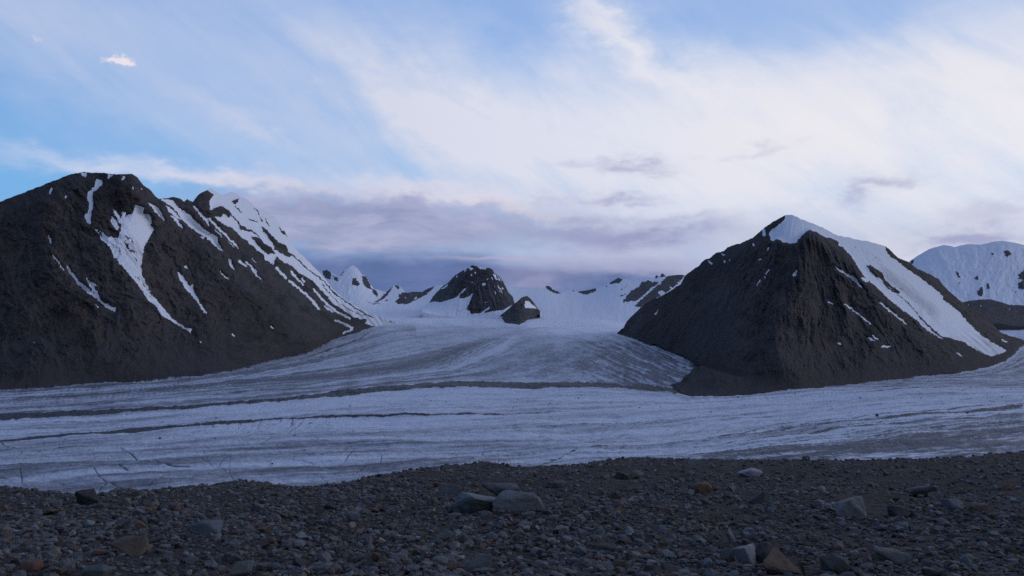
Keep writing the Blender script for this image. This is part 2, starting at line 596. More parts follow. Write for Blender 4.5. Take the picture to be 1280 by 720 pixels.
for P, w in [([(66, 319), (72, 326), (80, 338)], 1.6), ([(268, 287), (278, 296)], 1.2), ([(285, 302), (293, 309)], 1.1), ([(299, 326), (308, 332.6)], 2.4),
             ([(315, 323), (320, 328)], 1.2), ([(275, 339.6), (285, 348.6)], 1.3), ([(346, 335), (351, 341), (357, 347)], 3),
             ([(363.6, 339.6), (369, 346), (379, 355.6)], 2.6), ([(362, 351), (373, 360), (387, 372), (398, 385)], 3.2), ([(378, 347), (380, 352)], 2),
             ([(392, 361), (401.6, 373), (410, 381), (420, 389), (437, 398)], 2.6), ([(406, 383), (416, 390)], 2.4),
             ([(419, 400), (433, 406), (441, 410), (437, 414), (429, 416)], 2.6), ([(392, 380), (400, 387)], 1.3),
             ([(232, 333), (234, 336)], 2), ([(290, 417), (293, 420)], 1.8), ([(250, 427), (251, 428)], 1.4), ([(339, 408), (342, 411)], 1.2),
             ([(43, 428), (44, 429)], 1.2), ([(166, 233.5), (166.5, 236)], 1.4), ([(176, 235), (177, 237)], 1.2)]:
    SL.line(P, w, taper=False)
rc = np.random.default_rng(8)
for _ in range(90):
    u_, v_ = rc.random(), rc.random() ** 1.5
    bx, by = 121 + 44 * u_ + 18 * v_, 286 + 22 * (1 - abs(2 * u_ - 1)) * 0 + 60 * v_ + 6 * u_
    L_ = rc.uniform(3, 12)
    SL.line([(bx, by), (bx + .62 * L_, by + .8 * L_)], rc.uniform(.5, 1.2), -rc.uniform(.5, 1.), False)
for _ in range(60):
    v_ = rc.random()
    bx, by = 166 + 60 * v_ + rc.normal() * 3, 345 + 58 * v_ + rc.normal() * 3
    SL.line([(bx, by), (bx + 3, by + 3.2)], rc.uniform(.5, 1.1), -rc.uniform(.4, .9), False)
for _ in range(22):
    v_ = rc.random()
    bx, by = 300 + 110 * v_ + rc.normal() * 12, 262 + 95 * v_ + rc.normal() * 9
    SL.line([(bx, by), (bx + 3.5, by + 3)], rc.uniform(.4, .9), -rc.uniform(.4, .9), False)
SL.blur(.35)


def l_dusty(PX, PY):
    # avalanche couloir and lateral strips carry grit
    a = sstep(.5 - np.abs(PX - 160 - (PY - 300) * .6) / 60., 0, .5) * sstep(PY, 275, 330) * .75
    st = fbm((PX * .8 - PY * .55) / 3., (PX + PY) / 60., 3, .6, 91)
    b = sstep(PY, 350, 395) * sstep(PX, 360, 420) * .6
    return np.clip(a * (.6 + .9 * st) + b * (.7 + .8 * st), 0, 1)


L_REL = spurs(fan_relief(-60, 30, 46., 3, 2.3, .28), [
    ([(168, 218), (205, 262), (262, 320), (330, 385), (402, 432)], 95, 22),
    ([(147, 250), (172, 290), (195, 365), (245, 425)], -55, 20),
    ([(60, 235), (60, 330), (120, 420), (160, 470)], 45, 26),
    ([(245, 250), (300, 320), (360, 380), (420, 415)], 25, 14)])
mountain_left = structure(loft('mountain_left', M_ROCK, -520, 505, .72, L_CREST, L_FOOT, L_DC, lambda x: DG(L_FOOT(x)), 380, SL, L_REL, foot_on_ice=True, back=1000, back_slope=.55, paint=[
    (90, 395, 80, 36, .1, -.15, .55, -.2), (60, 450, 170, 22, 0, .12, -.25, .6), (225, 355, 40, 40, .6, .1, .45, -.2), (130, 260, 20, 45, .1, -.3, .15, -.3),
    (300, 370, 90, 12, .75, -.55, 0, -.3), (250, 315, 90, 10, .75, .3, -.2, .3), (340, 345, 80, 10, .75, .25, 0, .2), (60, 270, 60, 18, -.2, -.2, .2, 0),
    (385, 410, 40, 16, .7, .2, .4, 0), (190, 450, 130, 16, .05, .15, -.2, .5), (40, 330, 60, 30, .2, .1, .3, 0)], seed=2, warm=.55, scree_top=.30, dusty=l_dusty, crest_jag=.7),
                          'dark rocky mountain with streaks of snow and a white upper ridge, left of the glacier', 'mountain')

# ---------------------------------------------------------------- right pyramid
R_CREST = curve([(772, 415.5), (779, 410), (783, 402), (791, 393.6), (800, 385), (809.5, 378), (823, 371), (834, 366), (851, 354.7), (856, 345),
                 (865, 338), (873, 332.5), (880, 325.5), (887, 323), (895, 316), (905, 314), (909, 309), (922, 305), (941, 297),
                 (952, 287), (963, 279), (974, 273), (982, 268.6), (991, 268.6), (1001, 274), (1019, 280), (1033, 287), (1040, 290.5),
                 (1046, 294), (1069, 298.5), (1090, 302.6), (1107, 308), (1115, 314.5), (1122, 322), (1136, 327.6), (1147, 336.7),
                 (1154, 339), (1163, 343), (1173, 349), (1181, 359), (1189.5, 367.5), (1203, 377.5), (1218, 385), (1230, 393),
                 (1240, 404), (1250, 415), (1263, 420), (1278, 424), (1284, 428)])
R_FOOT = curve([(772, 417.5), (787, 422), (806, 430), (824, 436), (834, 482), (838, 490), (845, 493.5), (868, 495), (900, 495), (930, 492),
                (960, 490), (1000, 487), (1040, 482.5), (1080, 479), (1122, 473.5), (1163, 469), (1197, 466), (1222, 461.6), (1243, 456.6),
                (1257, 450), (1268, 443), (1275, 434), (1284, 429)])
R_DC = curve([(772, 3150), (800, 3000), (836, 2780), (900, 2450), (960, 2250), (988, 2220), (1040, 2280), (1107, 2420), (1180, 2600), (1240, 2750), (1284, 2830)])
SR = Canvas(765, 255, 1295, 500, 4)
SR.poly([(982, 262), (1010, 262), (1110, 300), (1107, 309), (1110, 318.6), (1121, 325.6), (1134, 337), (1148, 345), (1162, 356),
         (1175.6, 367), (1180, 375), (1197, 388), (1212, 405), (1225, 418), (1240, 428), (1258, 437.5), (1256.7, 440), (1240, 445), (1230, 442.5),
         (1217, 435), (1203, 426.7), (1187, 422.5), (1170, 418), (1153, 408), (1145, 399), (1130, 389), (1110, 373), (1097, 360), (1083, 348),
         (1075, 338), (1069, 328), (1062.5, 318.6), (1055.6, 311), (1048.6, 307), (1046, 300), (1030, 296), (1022, 291), (1013, 287),
         (1010.6, 288), (1003.6, 292.6), (999.5, 298), (994, 304), (987, 304.5), (980, 303), (972, 298), (969, 299), (965.4, 302), (962, 297),
         (962, 290), (965, 286), (971, 283), (977, 278), (981, 274)])
SR.poly([(1083, 332.5), (1087.5, 331), (1103, 341), (1107, 350.5), (1115, 357.5), (1126, 366), (1121, 367), (1116, 365), (1108, 359), (1101, 349), (1090, 342)], 0.)
SR.line([(1122, 368), (1135, 379), (1150, 396)], 1.3, -.8, False)
SR.line([(1150, 396), (1163, 410), (1178, 422)], 2.4, -.9, False)
for _ in range(40):
    t_ = rng.random()
    bx, by = 1066 + 36 * t_ + rng.normal() * 3, 305 + 27 * t_ + rng.normal() * 3
    SR.line([(bx, by), (bx + 2.5, by + 1)], 1.0, -.5, False)
for _ in range(60):
    t_ = rng.random()
    bx, by = 1110 + 60 * t_ + rng.normal() * 4, 345 + 62 * t_ + rng.normal() * 3
    SR.line([(bx, by), (bx + 2, by + 2)], 1.0, -.55, False)
SR.line([(1111, 358), (1118, 364)], 1.5, .8)
for P, w in [([(1042, 332.5), (1055.5, 342), (1066, 347), (1078, 360)], [1, 2.2, 4.5, 1]), ([(1077, 348), (1084, 351)], [2, 4]), ([(1100, 378), (1120, 395), (1133, 405)], 1.8),
             ([(1056, 380), (1072, 392), (1088, 405)], 1.8), ([(1103, 433), (1112, 433.6)], 2.4), ([(1091, 420), (1097, 424)], 1.8), ([(1086, 422), (1093, 426)], 1.3),
             ([(1252, 425), (1259, 428.5)], 1.8), ([(1158, 412), (1177, 423)], 1.6), ([(1196, 441), (1202, 445)], 1.6), ([(886, 327), (890, 330)], 2.2),
             ([(903, 318), (906, 318.5)], 2), ([(905, 326), (906, 328)], 2), ([(911, 324), (912, 326)], 1.6), ([(954, 287), (955.5, 293)], 4), ([(960, 310), (959.6, 313)], 2),
             ([(951, 323), (949, 325)], 1.6), ([(961, 337), (958, 343)], 2), ([(956, 346), (956.6, 347)], 1.8), ([(950, 350), (947, 356)], 1.8), ([(996, 339), (992.5, 344)], 3),
             ([(1035, 377), (1041, 380)], 1.6), ([(1048, 429), (1051, 430)], 1.8), ([(823, 388), (818, 393)], 1.2), ([(942, 305), (941, 308)], 1.2)]:
    SR.line(P, w, taper=False)
# ice of the tributary wrapping into the bay at the foot
BAY = [(820, 430), (829, 437), (852, 444), (866, 451.5), (876, 457.5), (866, 461), (862, 467), (855, 470), (852, 477), (833, 482.5), (815, 482), (815, 430)]
SR.blur(.35)
BAYC = Canvas(800, 420, 900, 500, 4)
BAYC.poly(BAY, 1.0)
BAYC.blur(.5)


UPPER = curve([(772, 417.5), (787, 422), (806, 430), (829, 437), (852, 444), (866, 451), (879, 457), (945, 478)])


def bay_push(PX, PY, D):
    uf, cy, dc = UPPER(PX), R_CREST(PX), R_DC(PX)
    up = DG(uf) + 8 + (uf - PY) * np.maximum(dc - DG(uf), 150) / np.maximum(uf - cy, 6)
    wgt = sstep(PX, 772, 786) * sstep(940 - PX, 0, 62) * sstep(uf - PY, -3, 1)
    D = D + wgt * np.maximum(up - D, 0)
    b = sstep(BAYC.sample(PX, PY), .35, .65) * (PX > 812) * (PX < 882)
    return np.where(b > 0, D + b * np.maximum(DG(PY) + 30 - D, 0), D)



def swirl(PX, PY):
    d = (PY - 417) - .42 * (PX - 772)
    a = d + 8 * np.sin((PX - 760) / 30.) * 0
    s1 = fbm(a / 3.2, PX / 45., 4, .6, 77)
    return s1


def r_dusty(PX, PY):
    bay = BAYC.sample(PX, PY)
    st = swirl(PX, PY)
    low = sstep(PY, 395, 440) * .55 * sstep(PX, 1090, 1150)
    b2 = np.exp(-(((PX - 1120) * .62 - (PY - 352) * .78) / 8.) ** 2) * sstep(PX, 1085, 1110) * .55 * sstep(1185 - PX, 0, 20)
    s2 = fbm((PX * .62 - PY * .78) / 4., (PX + PY) / 60., 3, .6, 17)
    return np.clip(low * (.7 + .8 * s2) + b2 + .10 * sstep(s2, 0, .6), 0, 1)


R_REL = spurs(fan_relief(1000, 225, 44., 31, 2.2, .30), [
    ([(1012, 290), (1004, 330), (976, 370), (966, 420), (985, 470)], 50, 22), ([(1013, 288), (1060, 330), (1120, 400), (1180, 445)], 40, 12),
    ([(940, 300), (900, 370), (860, 440)], 45, 18), ([(900, 480), (930, 440), (962, 440), (1000, 470)], 30, 14),
    ([(1080, 320), (1150, 390), (1240, 440)], -30, 14), ([(1012, 290), (1045, 340), (1060, 400)], 26, 9), ([(975, 300), (955, 350), (925, 405)], 24, 8),
    ([(930, 330), (890, 390), (850, 430)], 24, 8), ([(1035, 300), (1075, 350), (1120, 410)], 18, 7), ([(992, 308), (972, 360), (940, 425)], -26, 9), ([(1022, 320), (1028, 370), (1040, 420)], -22, 9),
    ([(880, 345), (845, 385), (815, 418)], 22, 8)])
mountain_right = structure(loft('mountain_right', M_ROCK, 772, 1284, .62, R_CREST, R_FOOT, R_DC, lambda x: DG(R_FOOT(x)), 360, SR, R_REL, foot_on_ice=True, back=900, back_slope=.6, push=bay_push, paint=[
    (1040, 425, 60, 22, .25, -.25, .5, 0), (875, 430, 60, 12, -.55, .38, -.2, .6), (935, 440, 26, 10, -.4, -.6, 0, -.6), (830, 385, 40, 16, -.6, .15, .5, -.4),
    (905, 340, 60, 16, -.55, -.45, -.1, -.5), (1060, 350, 50, 14, .75, -.25, .1, -.3), (1130, 440, 80, 14, .25, .2, -.2, .5), (960, 475, 90, 12, 0, .15, -.2, .6),
    (868, 368, 14, 5, .1, .8, .2, 0), (985, 345, 22, 30, 0, -.4, 0, -.4), (1000, 380, 40, 18, .4, .1, .45, 0)], seed=12, warm=.5, scree_top=.42, dusty=r_dusty, crest_jag=.8),
                           'dark pyramid mountain with a snow cap and a hanging glacier down its right flank', 'mountain')

# ---------------------------------------------------------------- far snow peak and small peaks, left of centre
SP = Canvas(370, 320, 570, 410, 4)
SP.a[:] = 1.0
for P in [[(403, 339), (408, 336), (413.5, 340), (414, 348.6), (410, 349), (404, 345)], [(415, 344), (422, 347), (423, 352), (419, 351)],
          [(424, 346), (432, 335), (430, 340), (426, 345)], [(440, 348), (444, 347), (450, 355), (446, 358), (441, 356), (440, 359)],
          [(452, 345), (457, 345), (463, 355), (464, 361), (460, 361), (455, 357), (453, 351)], [(463, 360), (471, 363), (473, 371), (468, 369)],
          [(466, 378), (476, 373), (484, 364), (492, 356), (488, 364), (483, 370), (480, 374), (470, 378)],
          [(494, 377), (500, 372), (497, 368), (508, 365), (534, 360), (545, 356), (538, 364), (530, 370), (520, 375), (510, 380), (497, 380)],
          [(493, 356), (498, 356), (500, 361), (497, 362)], [(480, 376), (486, 373.5), (484, 377)]]:
    SP.poly(P, 0.)
SP.line([(458, 378), (466, 377.5)], 1.2, -.7, False)
SP.line([(464, 380), (476, 379)], 1.2, -.9, False)
for P in [[(512, 368), (516, 367), (514, 369)], [(517, 373), (522, 370), (520, 374)], [(505, 372), (508, 370), (507, 373)], [(461, 346), (464, 354), (462, 352)]]:
    SP.poly(P, 1.)
SP.blur(.3)
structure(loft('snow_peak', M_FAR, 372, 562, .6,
               curve([(372, 352), (385, 345), (396, 339), (402, 339), (408, 337), (413, 340), (420, 344), (423, 345), (428, 340), (433, 336), (437, 333.5), (441, 331),
                      (447, 336), (452, 343), (458, 346), (462, 354), (468, 361), (472, 362), (480, 365), (484, 364), (492, 357), (499, 357.6),
                      (503, 361), (508, 366), (521, 364.5), (528, 365), (533, 362), (542, 358), (551, 357), (562, 358)]),
               lambda x: 398 + 0 * x, lambda x: 6600 + 0 * x, lambda x: 4300 + 0 * x, 150, SP, simple_relief(26., 41, 5.), 1.1, 1800, .5, seed=22,
               warm=.1, scree_top=-1, wob=1.1, wf=2.6, crest_jag=.5),
          'distant white snow peak with rocky ridges beside the left mountain', 'mountain')

# ---------------------------------------------------------------- upper snow basin, centre and right of centre
SB = Canvas(520, 330, 900, 410, 4)
SB.a[:] = 1.0
for P in [[(681, 358), (685, 355), (690, 361), (700, 365), (702, 367), (695, 367), (686, 363)], [(722, 364), (740, 361), (747, 358), (744, 364), (733, 368.5), (726, 367)],
          [(712, 360), (716, 361), (720, 365), (716, 364)], [(762, 353), (773, 345), (778, 350), (774, 354), (763, 355)], [(757, 358), (761, 356), (758, 359.5)],
          [(777.5, 377), (788.6, 364), (798, 359), (802.5, 353), (811, 350), (816, 352.6), (823, 352), (820.5, 356), (812, 361.6), (802.5, 371), (795.5, 375.6), (781.6, 377.6)],
          [(793, 383), (805, 371), (818, 360), (826, 352.6), (837, 343), (851, 341), (856, 345), (848, 353), (837, 364), (823, 371), (800, 384.6)],
          [(818, 347), (821, 342), (824, 346), (820, 348)], [(825, 346), (828, 340), (833, 345), (828, 346.5)], [(641, 356.5), (645, 357), (643, 359)],
          [(774, 370), (784, 366.5), (783, 368), (776, 371)], [(776, 361), (779, 361), (777, 363)], [(780, 358), (783, 357), (781, 360)]]:
    SB.poly(P, 0.)
for P in [[(823, 364), (829, 363), (833, 367), (831, 370), (823, 368)], [(829, 368), (840, 361.6), (851, 351), (857, 344), (855, 352), (842, 364), (833, 370)],
          [(823, 357), (828, 351), (826, 355.5)], [(837, 356), (841, 361), (839, 363)]]:
    SB.poly(P, 1.)
for _ in range(26):
    bx, by = 640 + 150 * rng.random(), 366 + 28 * rng.random()
    SB.line([(bx, by), (bx + 4 + 8 * rng.random(), by + rng.normal() * .8)], .8, -.28, False)
SB.blur(.3)
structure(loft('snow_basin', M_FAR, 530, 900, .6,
               curve([(530, 366), (570, 358), (600, 352), (632, 354), (642, 358), (666, 360), (680, 359.6), (684, 357), (688, 358), (692, 362), (700.5, 365), (705, 365), (713, 361.6),
                      (720, 364.5), (725.5, 364), (738, 362), (746, 360), (759, 355), (773, 347), (778, 349), (795.5, 350), (808, 346), (818, 347),
                      (820.5, 343.6), (823, 345.5), (828, 341.5), (832, 345), (836, 345), (851, 343), (856, 344), (880, 347), (900, 352)]),
               lambda x: 403 + 0 * x, lambda x: 6900 + 0 * x, lambda x: 3900 + 0 * x, 150, SB, simple_relief(40., 51, 4.), 1.15, 1800, .5, seed=32,
               warm=.1, scree_top=-1, wob=1.1, wf=2.6, amp=1., crest_jag=.35),
          'wide white snow basin with dark outcrops at the head of the side glacier', 'mountain')

# ---------------------------------------------------------------- central rock peak
SC = Canvas(525, 325, 660, 412, 4)
SC.poly([(520, 380), (538, 378), (541, 377), (553, 377.5), (563, 374), (571, 371.5), (580, 361), (583, 359.5), (582, 363), (576, 367), (573, 372.5), (580, 373), (586, 370.5), (592, 366.5),
         (590, 370), (586, 379), (583, 387), (588, 389), (588, 392), (600, 391.5), (607, 387), (613, 382.5), (612, 385), (604, 391), (618, 389), (630, 387), (640, 381),
         (650, 380), (650, 412), (520, 412)])
for _ in range(26):
    bx, by = 548 + 90 * rng.random(), 340 + 40 * rng.random()
    SC.line([(bx, by), (bx + rng.uniform(2, 5), by - rng.uniform(1, 4))], rng.uniform(.6, 1.3), .8)
for _ in range(14):
    bx, by = 614 + 16 * rng.random(), 340 + 24 * rng.random()
    SC.line([(bx, by), (bx + 2, by + rng.uniform(3, 6))], rng.uniform(.9, 1.8), .95)
for P in [[(586, 333), (592, 335), (590, 338), (586, 336)], [(595, 331), (607, 334), (608, 337), (600, 336)], [(615, 341), (619, 344), (623, 351), (619, 348)], [(621, 343), (625, 349), (624, 352)],
          [(623.5, 358), (628, 363), (627, 365)], [(627, 357), (630, 361), (628, 362)], [(602, 355), (607, 353), (607, 356), (604, 357)], [(608, 349), (613, 346), (609, 350)],
          [(588, 343), (591, 343), (589, 345)], [(589, 353), (592, 350.5), (590, 354)], [(606, 378), (611, 375), (607, 379)], [(551, 361), (561, 354), (559, 358), (552, 362)],
          [(571, 343), (573, 346), (570, 348)], [(580, 337), (584, 336), (581, 340)], [(593, 340), (595.5, 340), (594, 343)]]:
    SC.poly(P)
SC.blur(.3)
C_CREST = curve([(528, 384), (536, 379), (541.6, 370), (551, 360), (560, 353), (569, 344), (578, 338), (586, 334.6), (590, 331), (594.5, 333), (598.6, 333), (605.6, 335),
                 (611, 334.6), (616, 337), (618, 341.5), (623.6, 345), (629, 352), (633, 360), (636, 366.5), (641, 371), (643, 378), (646, 388), (650, 394)])
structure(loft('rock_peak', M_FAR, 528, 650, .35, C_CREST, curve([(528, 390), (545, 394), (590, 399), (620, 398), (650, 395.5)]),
               lambda x: 4900 + 0 * x, lambda x: 4150 + 0 * x, 170, SC, fan_relief(598, 300, 17., 61, 8., -1), 1., 700, .9, seed=42,
               warm=.2, scree_top=-1, wob=.5, crest_jag=.6),
          'steep dark rock peak flecked with snow in the centre distance', 'mountain')

# ---------------------------------------------------------------- small rock island
I_FOOT = curve([(623, 397.5), (628, 400), (632, 405), (650, 406.5), (660, 399.5), (670, 392.5), (675, 390)])


def I_DF(x):
    return np.interp(I_FOOT(x), [388, 397, 403, 407], [4300, 4000, 3620, 3440])


SN = Canvas(615, 360, 685, 415, 5)
SN.poly([(657, 376.2), (661, 376.6), (665, 380.5), (672, 386), (668, 385.2), (657, 385.2), (655.5, 381)])
SN.poly([(620, 394), (629, 396.5), (625, 399)])
SN.blur(.25)
structure(loft('rock_island', M_FAR, 623, 675, .25,
               curve([(623, 396), (630, 391), (639, 382.5), (648, 375.6), (653, 371), (659, 370), (664, 374), (667, 377.5), (672, 385.5), (675, 389)]),
               curve([(623, 397.5), (628, 400), (632, 405), (650, 406.5), (660, 399.5), (670, 392.5), (675, 390)]),
               lambda x: I_DF(x) + 260, I_DF, 130, SN, simple_relief(12., 71, 7.), 1., 260, .9, below=2.5, seed=52, warm=.5, scree_top=-1, wob=.4, crest_jag=.4),
          'small dark rock island poking out of the glacier below the rock peak', 'rock outcrop')

# ---------------------------------------------------------------- far right: snow dome and dark hill
SD = Canvas(1120, 290, 1480, 420, 4)
SD.a[:] = 1.0
for P in [[(1194, 338), (1198, 341), (1201, 347), (1198, 347), (1195, 342)], [(1197, 354), (1200, 351.5), (1199, 357)], [(1218, 347), (1222, 344), (1224, 348), (1221, 350)],
          [(1233, 353), (1236, 355), (1237.5, 361), (1233, 361.5)], [(1221.5, 364), (1227, 358), (1229.5, 364), (1228, 370.5), (1222, 369)], [(1238, 315), (1243, 317), (1240, 319)],
          [(1254, 314), (1261, 313), (1265, 317), (1258, 321.5)], [(1273, 343), (1280, 337), (1291, 340), (1291, 351), (1280, 351), (1273, 348)],
          [(1272, 354), (1280, 350.5), (1289, 356), (1280, 361.5), (1273, 361)], [(1136, 328), (1144, 323), (1141, 330)], [(1320, 345), (1345, 340), (1352, 360), (1328, 366)],
          [(1268, 364), (1271, 364), (1270, 366.5)], [(1226, 312), (1229, 312.5), (1228, 314)]]:
    SD.poly(P, 0.)
for _ in range(16):
    bx, by = 1150 + 230 * rng.random(), 312 + 60 * rng.random()
    SD.line([(bx, by), (bx + 2 + 9 * rng.random(), by + 1 + rng.normal() * 1.2)],   .8, -.15, False)
SD.blur(.3)
structure(loft('snow_dome', M_FAR, 1118, 1760, .7,
               curve([(1118, 345), (1135, 328), (1148, 319), (1162, 311), (1180, 306), (1194, 308.5), (1209, 305), (1225.5, 305.7), (1245, 301.5), (1253, 301), (1267, 303), (1280, 306),
                      (1330, 318), (1400, 336), (1480, 350), (1600, 372), (1690, 392), (1760, 409)]),
               lambda x: 412 + 0 * x, lambda x: 6800 + 0 * x, lambda x: 4700 + 0 * x, 170, SD, simple_relief(48., 81, 4.), 1.05, 1800, .5, seed=62, warm=.1, scree_top=-1,
               wob=1.1, wf=2.6, amp=1., crest_jag=.3),
          'broad white snow dome behind the right pyramid mountain', 'mountain')
SH = Canvas(1180, 360, 1480, 420, 4)
for P in [[(1209, 380), (1212, 381), (1211, 383)], [(1224, 381), (1226.5, 382), (1225, 383)], [(1261, 386), (1263, 386), (1262, 388)]]:
    SH.poly(P)
SH.blur(.3)
structure(loft('dark_hill', M_FAR, 1190, 1620, .7, curve([(1190, 388), (1203, 378), (1210, 376), (1230, 374), (1240, 374.5), (1253, 378), (1262, 381), (1280, 381.5), (1330, 384), (1400, 388), (1480, 396), (1560, 407), (1620, 415)]),
               curve([(1190, 402), (1240, 404), (1250, 405.5), (1280, 408.5), (1480, 415), (1620, 417)]), lambda x: 4200 + 0 * x, lambda x: DG(405) + 0 * x, 90, SH, simple_relief(22., 95, 4.), 1., 500, .5,
               seed=72, warm=.3, scree_top=.2, crest_jag=.4),
          'low dark rocky hill in front of the snow dome at the right', 'hill')

# ------------------------------------------------------------------ glacier surface
gx = np.concatenate([np.arange(-760, -60, 4.), np.arange(-60, 1345, .85), np.arange(1345, 1900, 4.)])
gy = np.concatenate([np.arange(397.5, 440, .42), np.arange(440, 640, .5), np.linspace(641, 760, 40)])
GX, GY = np.meshgrid(gx, gy)


def ln(pts):
    return curve(pts)(gx)


foot_all = np.where(gx < 487, L_FOOT(gx), np.where(gx < 655, ln([(487, 402.5), (540, 402), (600, 404), (640, 408), (655, 411)]),
                    np.where(gx < 772, ln([(655, 411), (700, 404), (740, 407), (772, 417)]),
                             np.where((gx > 822) & (gx < 879), ln([(822, 431), (829, 433), (852, 440), (866, 447), (879, 453)]), R_FOOT(np.clip(gx, 772, 1284)) - .5))))
M1 = [(-420, 541), (-200, 532), (0, 522), (60, 519.5), (125, 516.5), (200, 511), (280, 506), (320, 503.5), (380, 497.5), (430, 491.5), (480, 486), (530, 482.8), (565, 481.5), (640, 481.6),
      (740, 481.6), (805, 484.5), (840, 489)]
M2 = [(-420, 575), (0, 550), (50, 546), (120, 542), (200, 536), (280, 530), (350, 525), (425, 522.5), (500, 521), (640, 517), (780, 511)]
M4 = [(740, 557.5), (840, 552.5), (920, 542.5), (990, 535), (1070, 525), (1140, 519), (1280, 507.5), (1700, 470)]
M6 = [(-420, 525), (0, 503), (100, 495), (200, 487), (320, 478), (403, 472.5), (453, 468), (487, 465), (520, 460), (550, 452), (580, 440), (616, 425), (640, 416), (655, 411.5)]
MED = [(-420, 531), (0, 508), (200, 494), (380, 480.5), (491, 469), (560, 460.5), (602, 444), (630, 430), (649, 414), (655, 412)]
GL = [
    (0., foot_all),
    (1.5, ln([(-420, 515), (0, 494), (200, 481), (320, 467), (403, 452), (453, 440), (500, 428), (560, 418), (610, 412), (655, 411.2), (700, 410), (760, 428), (820, 452), (845, 466), (879, 472)])),
    (3., ln(M6 + [(680, 415), (740, 444), (800, 470), (845, 478), (879, 480)])),
    (4., ln(MED + [(665, 418), (720, 456), (760, 474), (800, 480), (840, 483), (879, 484)])),
    (5., ln(M1 + [(860, 495), (930, 493), (1040, 484), (1160, 470), (1240, 459), (1284, 432), (1700, 432)])),
    (6., ln(M2 + [(840, 507), (1000, 497), (1280, 470), (1700, 440)])),
    (7., ln([(-420, 610), (0, 585), (300, 570), (500, 564)] + M4)),
    (8., ln([(-420, 660), (0, 640), (400, 620), (660, 584), (725, 577), (890, 573), (1280, 545), (1700, 515)])),
    (9.5, np.full_like(gx, 700.)), (11, np.full_like(gx, 760.))]
SV = np.array([s for s, _ in GL])
LY = np.stack([y for _, y in GL])
LY = np.maximum.accumulate(LY + np.arange(len(GL))[:, None] * .15, 0)
S = np.empty_like(GX)
for i in range(len(gx)):
    S[:, i] = np.interp(gy, LY[:, i], SV, left=-1)
above = foot_all[None] - GY
S = np.where(above > 0, -above / 20., S)

DBR = Canvas(-420, 395, 1700, 640, 3)


def band(pts, widths, val, jit=.8, seed=0):
    p = np.array(pts, float)
    xs = np.arange(p[0, 0], p[-1, 0], 4.)
    ys = np.interp(xs, p[:, 0], p[:, 1]) + .6 * jit * fbm(xs / 60., xs * 0, 4, .6, seed)
    ws = np.interp(xs, [q[0] for q in widths], [q[1] for q in widths]) * (1 + .22 * fbm(xs / 22., xs * 0 + 3, 4, .7, seed + 2))
    DBR.line(np.stack([xs, ys], 1), np.maximum(ws, .3), val, False)


band(M1 + [(848, 493)], [(-420, 9), (0, 8), (60, 8), (125, 6.5), (200, 4.5), (300, 4), (400, 5), (480, 6), (565, 7.5), (700, 6.5), (800, 5), (848, 5)], 1., .7, 1)
band(M2, [(-420, 3), (0, 2.2), (120, 3.2), (250, 3.2), (400, 1.8), (600, 1.1), (780, .35)], .95, .6, 3)
band(M4, [(740, 1.6), (1000, 1.4), (1280, 1.6), (1700, 2)], .7, .5, 7)
band([(655, 583), (700, 572), (725, 561.5), (755, 557), (800, 555)], [(655, 1.6), (725, 1.5), (800, .6)], .62, 1., 9)
band([(-420, 517), (0, 498.5), (83, 497), (117, 493), (167, 490), (200, 487), (260, 482)], [(-420, 2), (0, 1.6), (260, .8)], .7, .4, 11)
band([(370, 451), (393, 443.5), (410, 438), (428, 432), (453, 423), (465, 414)], [(370, .8), (410, 2.4), (465, 2)], .65, .5, 13)
band([(640, 421), (652, 413)], [(640, .6), (652, .6)], .3, .2, 15)
band([(0, 535), (100, 528), (200, 520), (300, 513)], [(0, 1), (300, .6)], .45, .5, 17)
band([(900, 521), (1000, 514), (1150, 503), (1280, 494), (1500, 480)], [(900, .8), (1280, 1.4), (1500, 1.4)], .6, .5, 19)
band([(1000, 505), (1140, 494), (1280, 482), (1500, 470)], [(1000, .6), (1500, 1.2)], .5, .5, 21)
DBR.poly([(870, 577), (890, 570), (950, 562), (1020, 553), (1090, 544), (1190, 533), (1280, 525), (1500, 505), (1700, 490), (1700, 530), (1500, 535), (1280, 548), (1190, 554), (1100, 562),
          (1060, 574), (1000, 585), (870, 585)], .42, 'max')
for k in range(9):
    o_ = rng.random()
    y0 = 571 - 26 * o_
    band([(835 + 50 * o_, y0 + 2), (960, y0 - 12 - 6 * o_), (1090, y0 - 27 - 6 * o_), (1280, y0 - 42 - 6 * o_)], [(835, .6), (1000, 1.3), (1280, 1.6)], .6, .4, 30 + k)
r4 = np.random.default_rng(77)
for k in range(95):
    tr = k >= 60
    s_v = r4.uniform(.2, 4.6) if tr else 5 + 2.9 * r4.random() ** .9
    x0 = r4.uniform(-100, 800) if tr else r4.uniform(-100, 1250)
    L_ = r4.uniform(60, 260) if tr else r4.uniform(60, 420)
    xs = np.arange(x0, x0 + L_, 5.)
    ci = np.clip(np.searchsorted(gx, xs), 0, len(gx) - 1)
    ys = np.array([np.interp(s_v, SV, LY[:, c]) for c in ci]) + .5 * fbm(xs / 30., xs * 0 + k, 3, .6, 300)
    w_ = np.maximum(r4.uniform(.4, 1.) * (1 + .7 * fbm(xs / 25., xs * 0 + k, 3, .6, 310)), 0) * np.sin(np.pi * np.linspace(.02, .98, len(xs))) ** .5
    DBR.line(np.stack([xs, ys], 1), np.maximum(w_, .05), r4.uniform(.3, .55) if tr else r4.uniform(.4, .75), False)
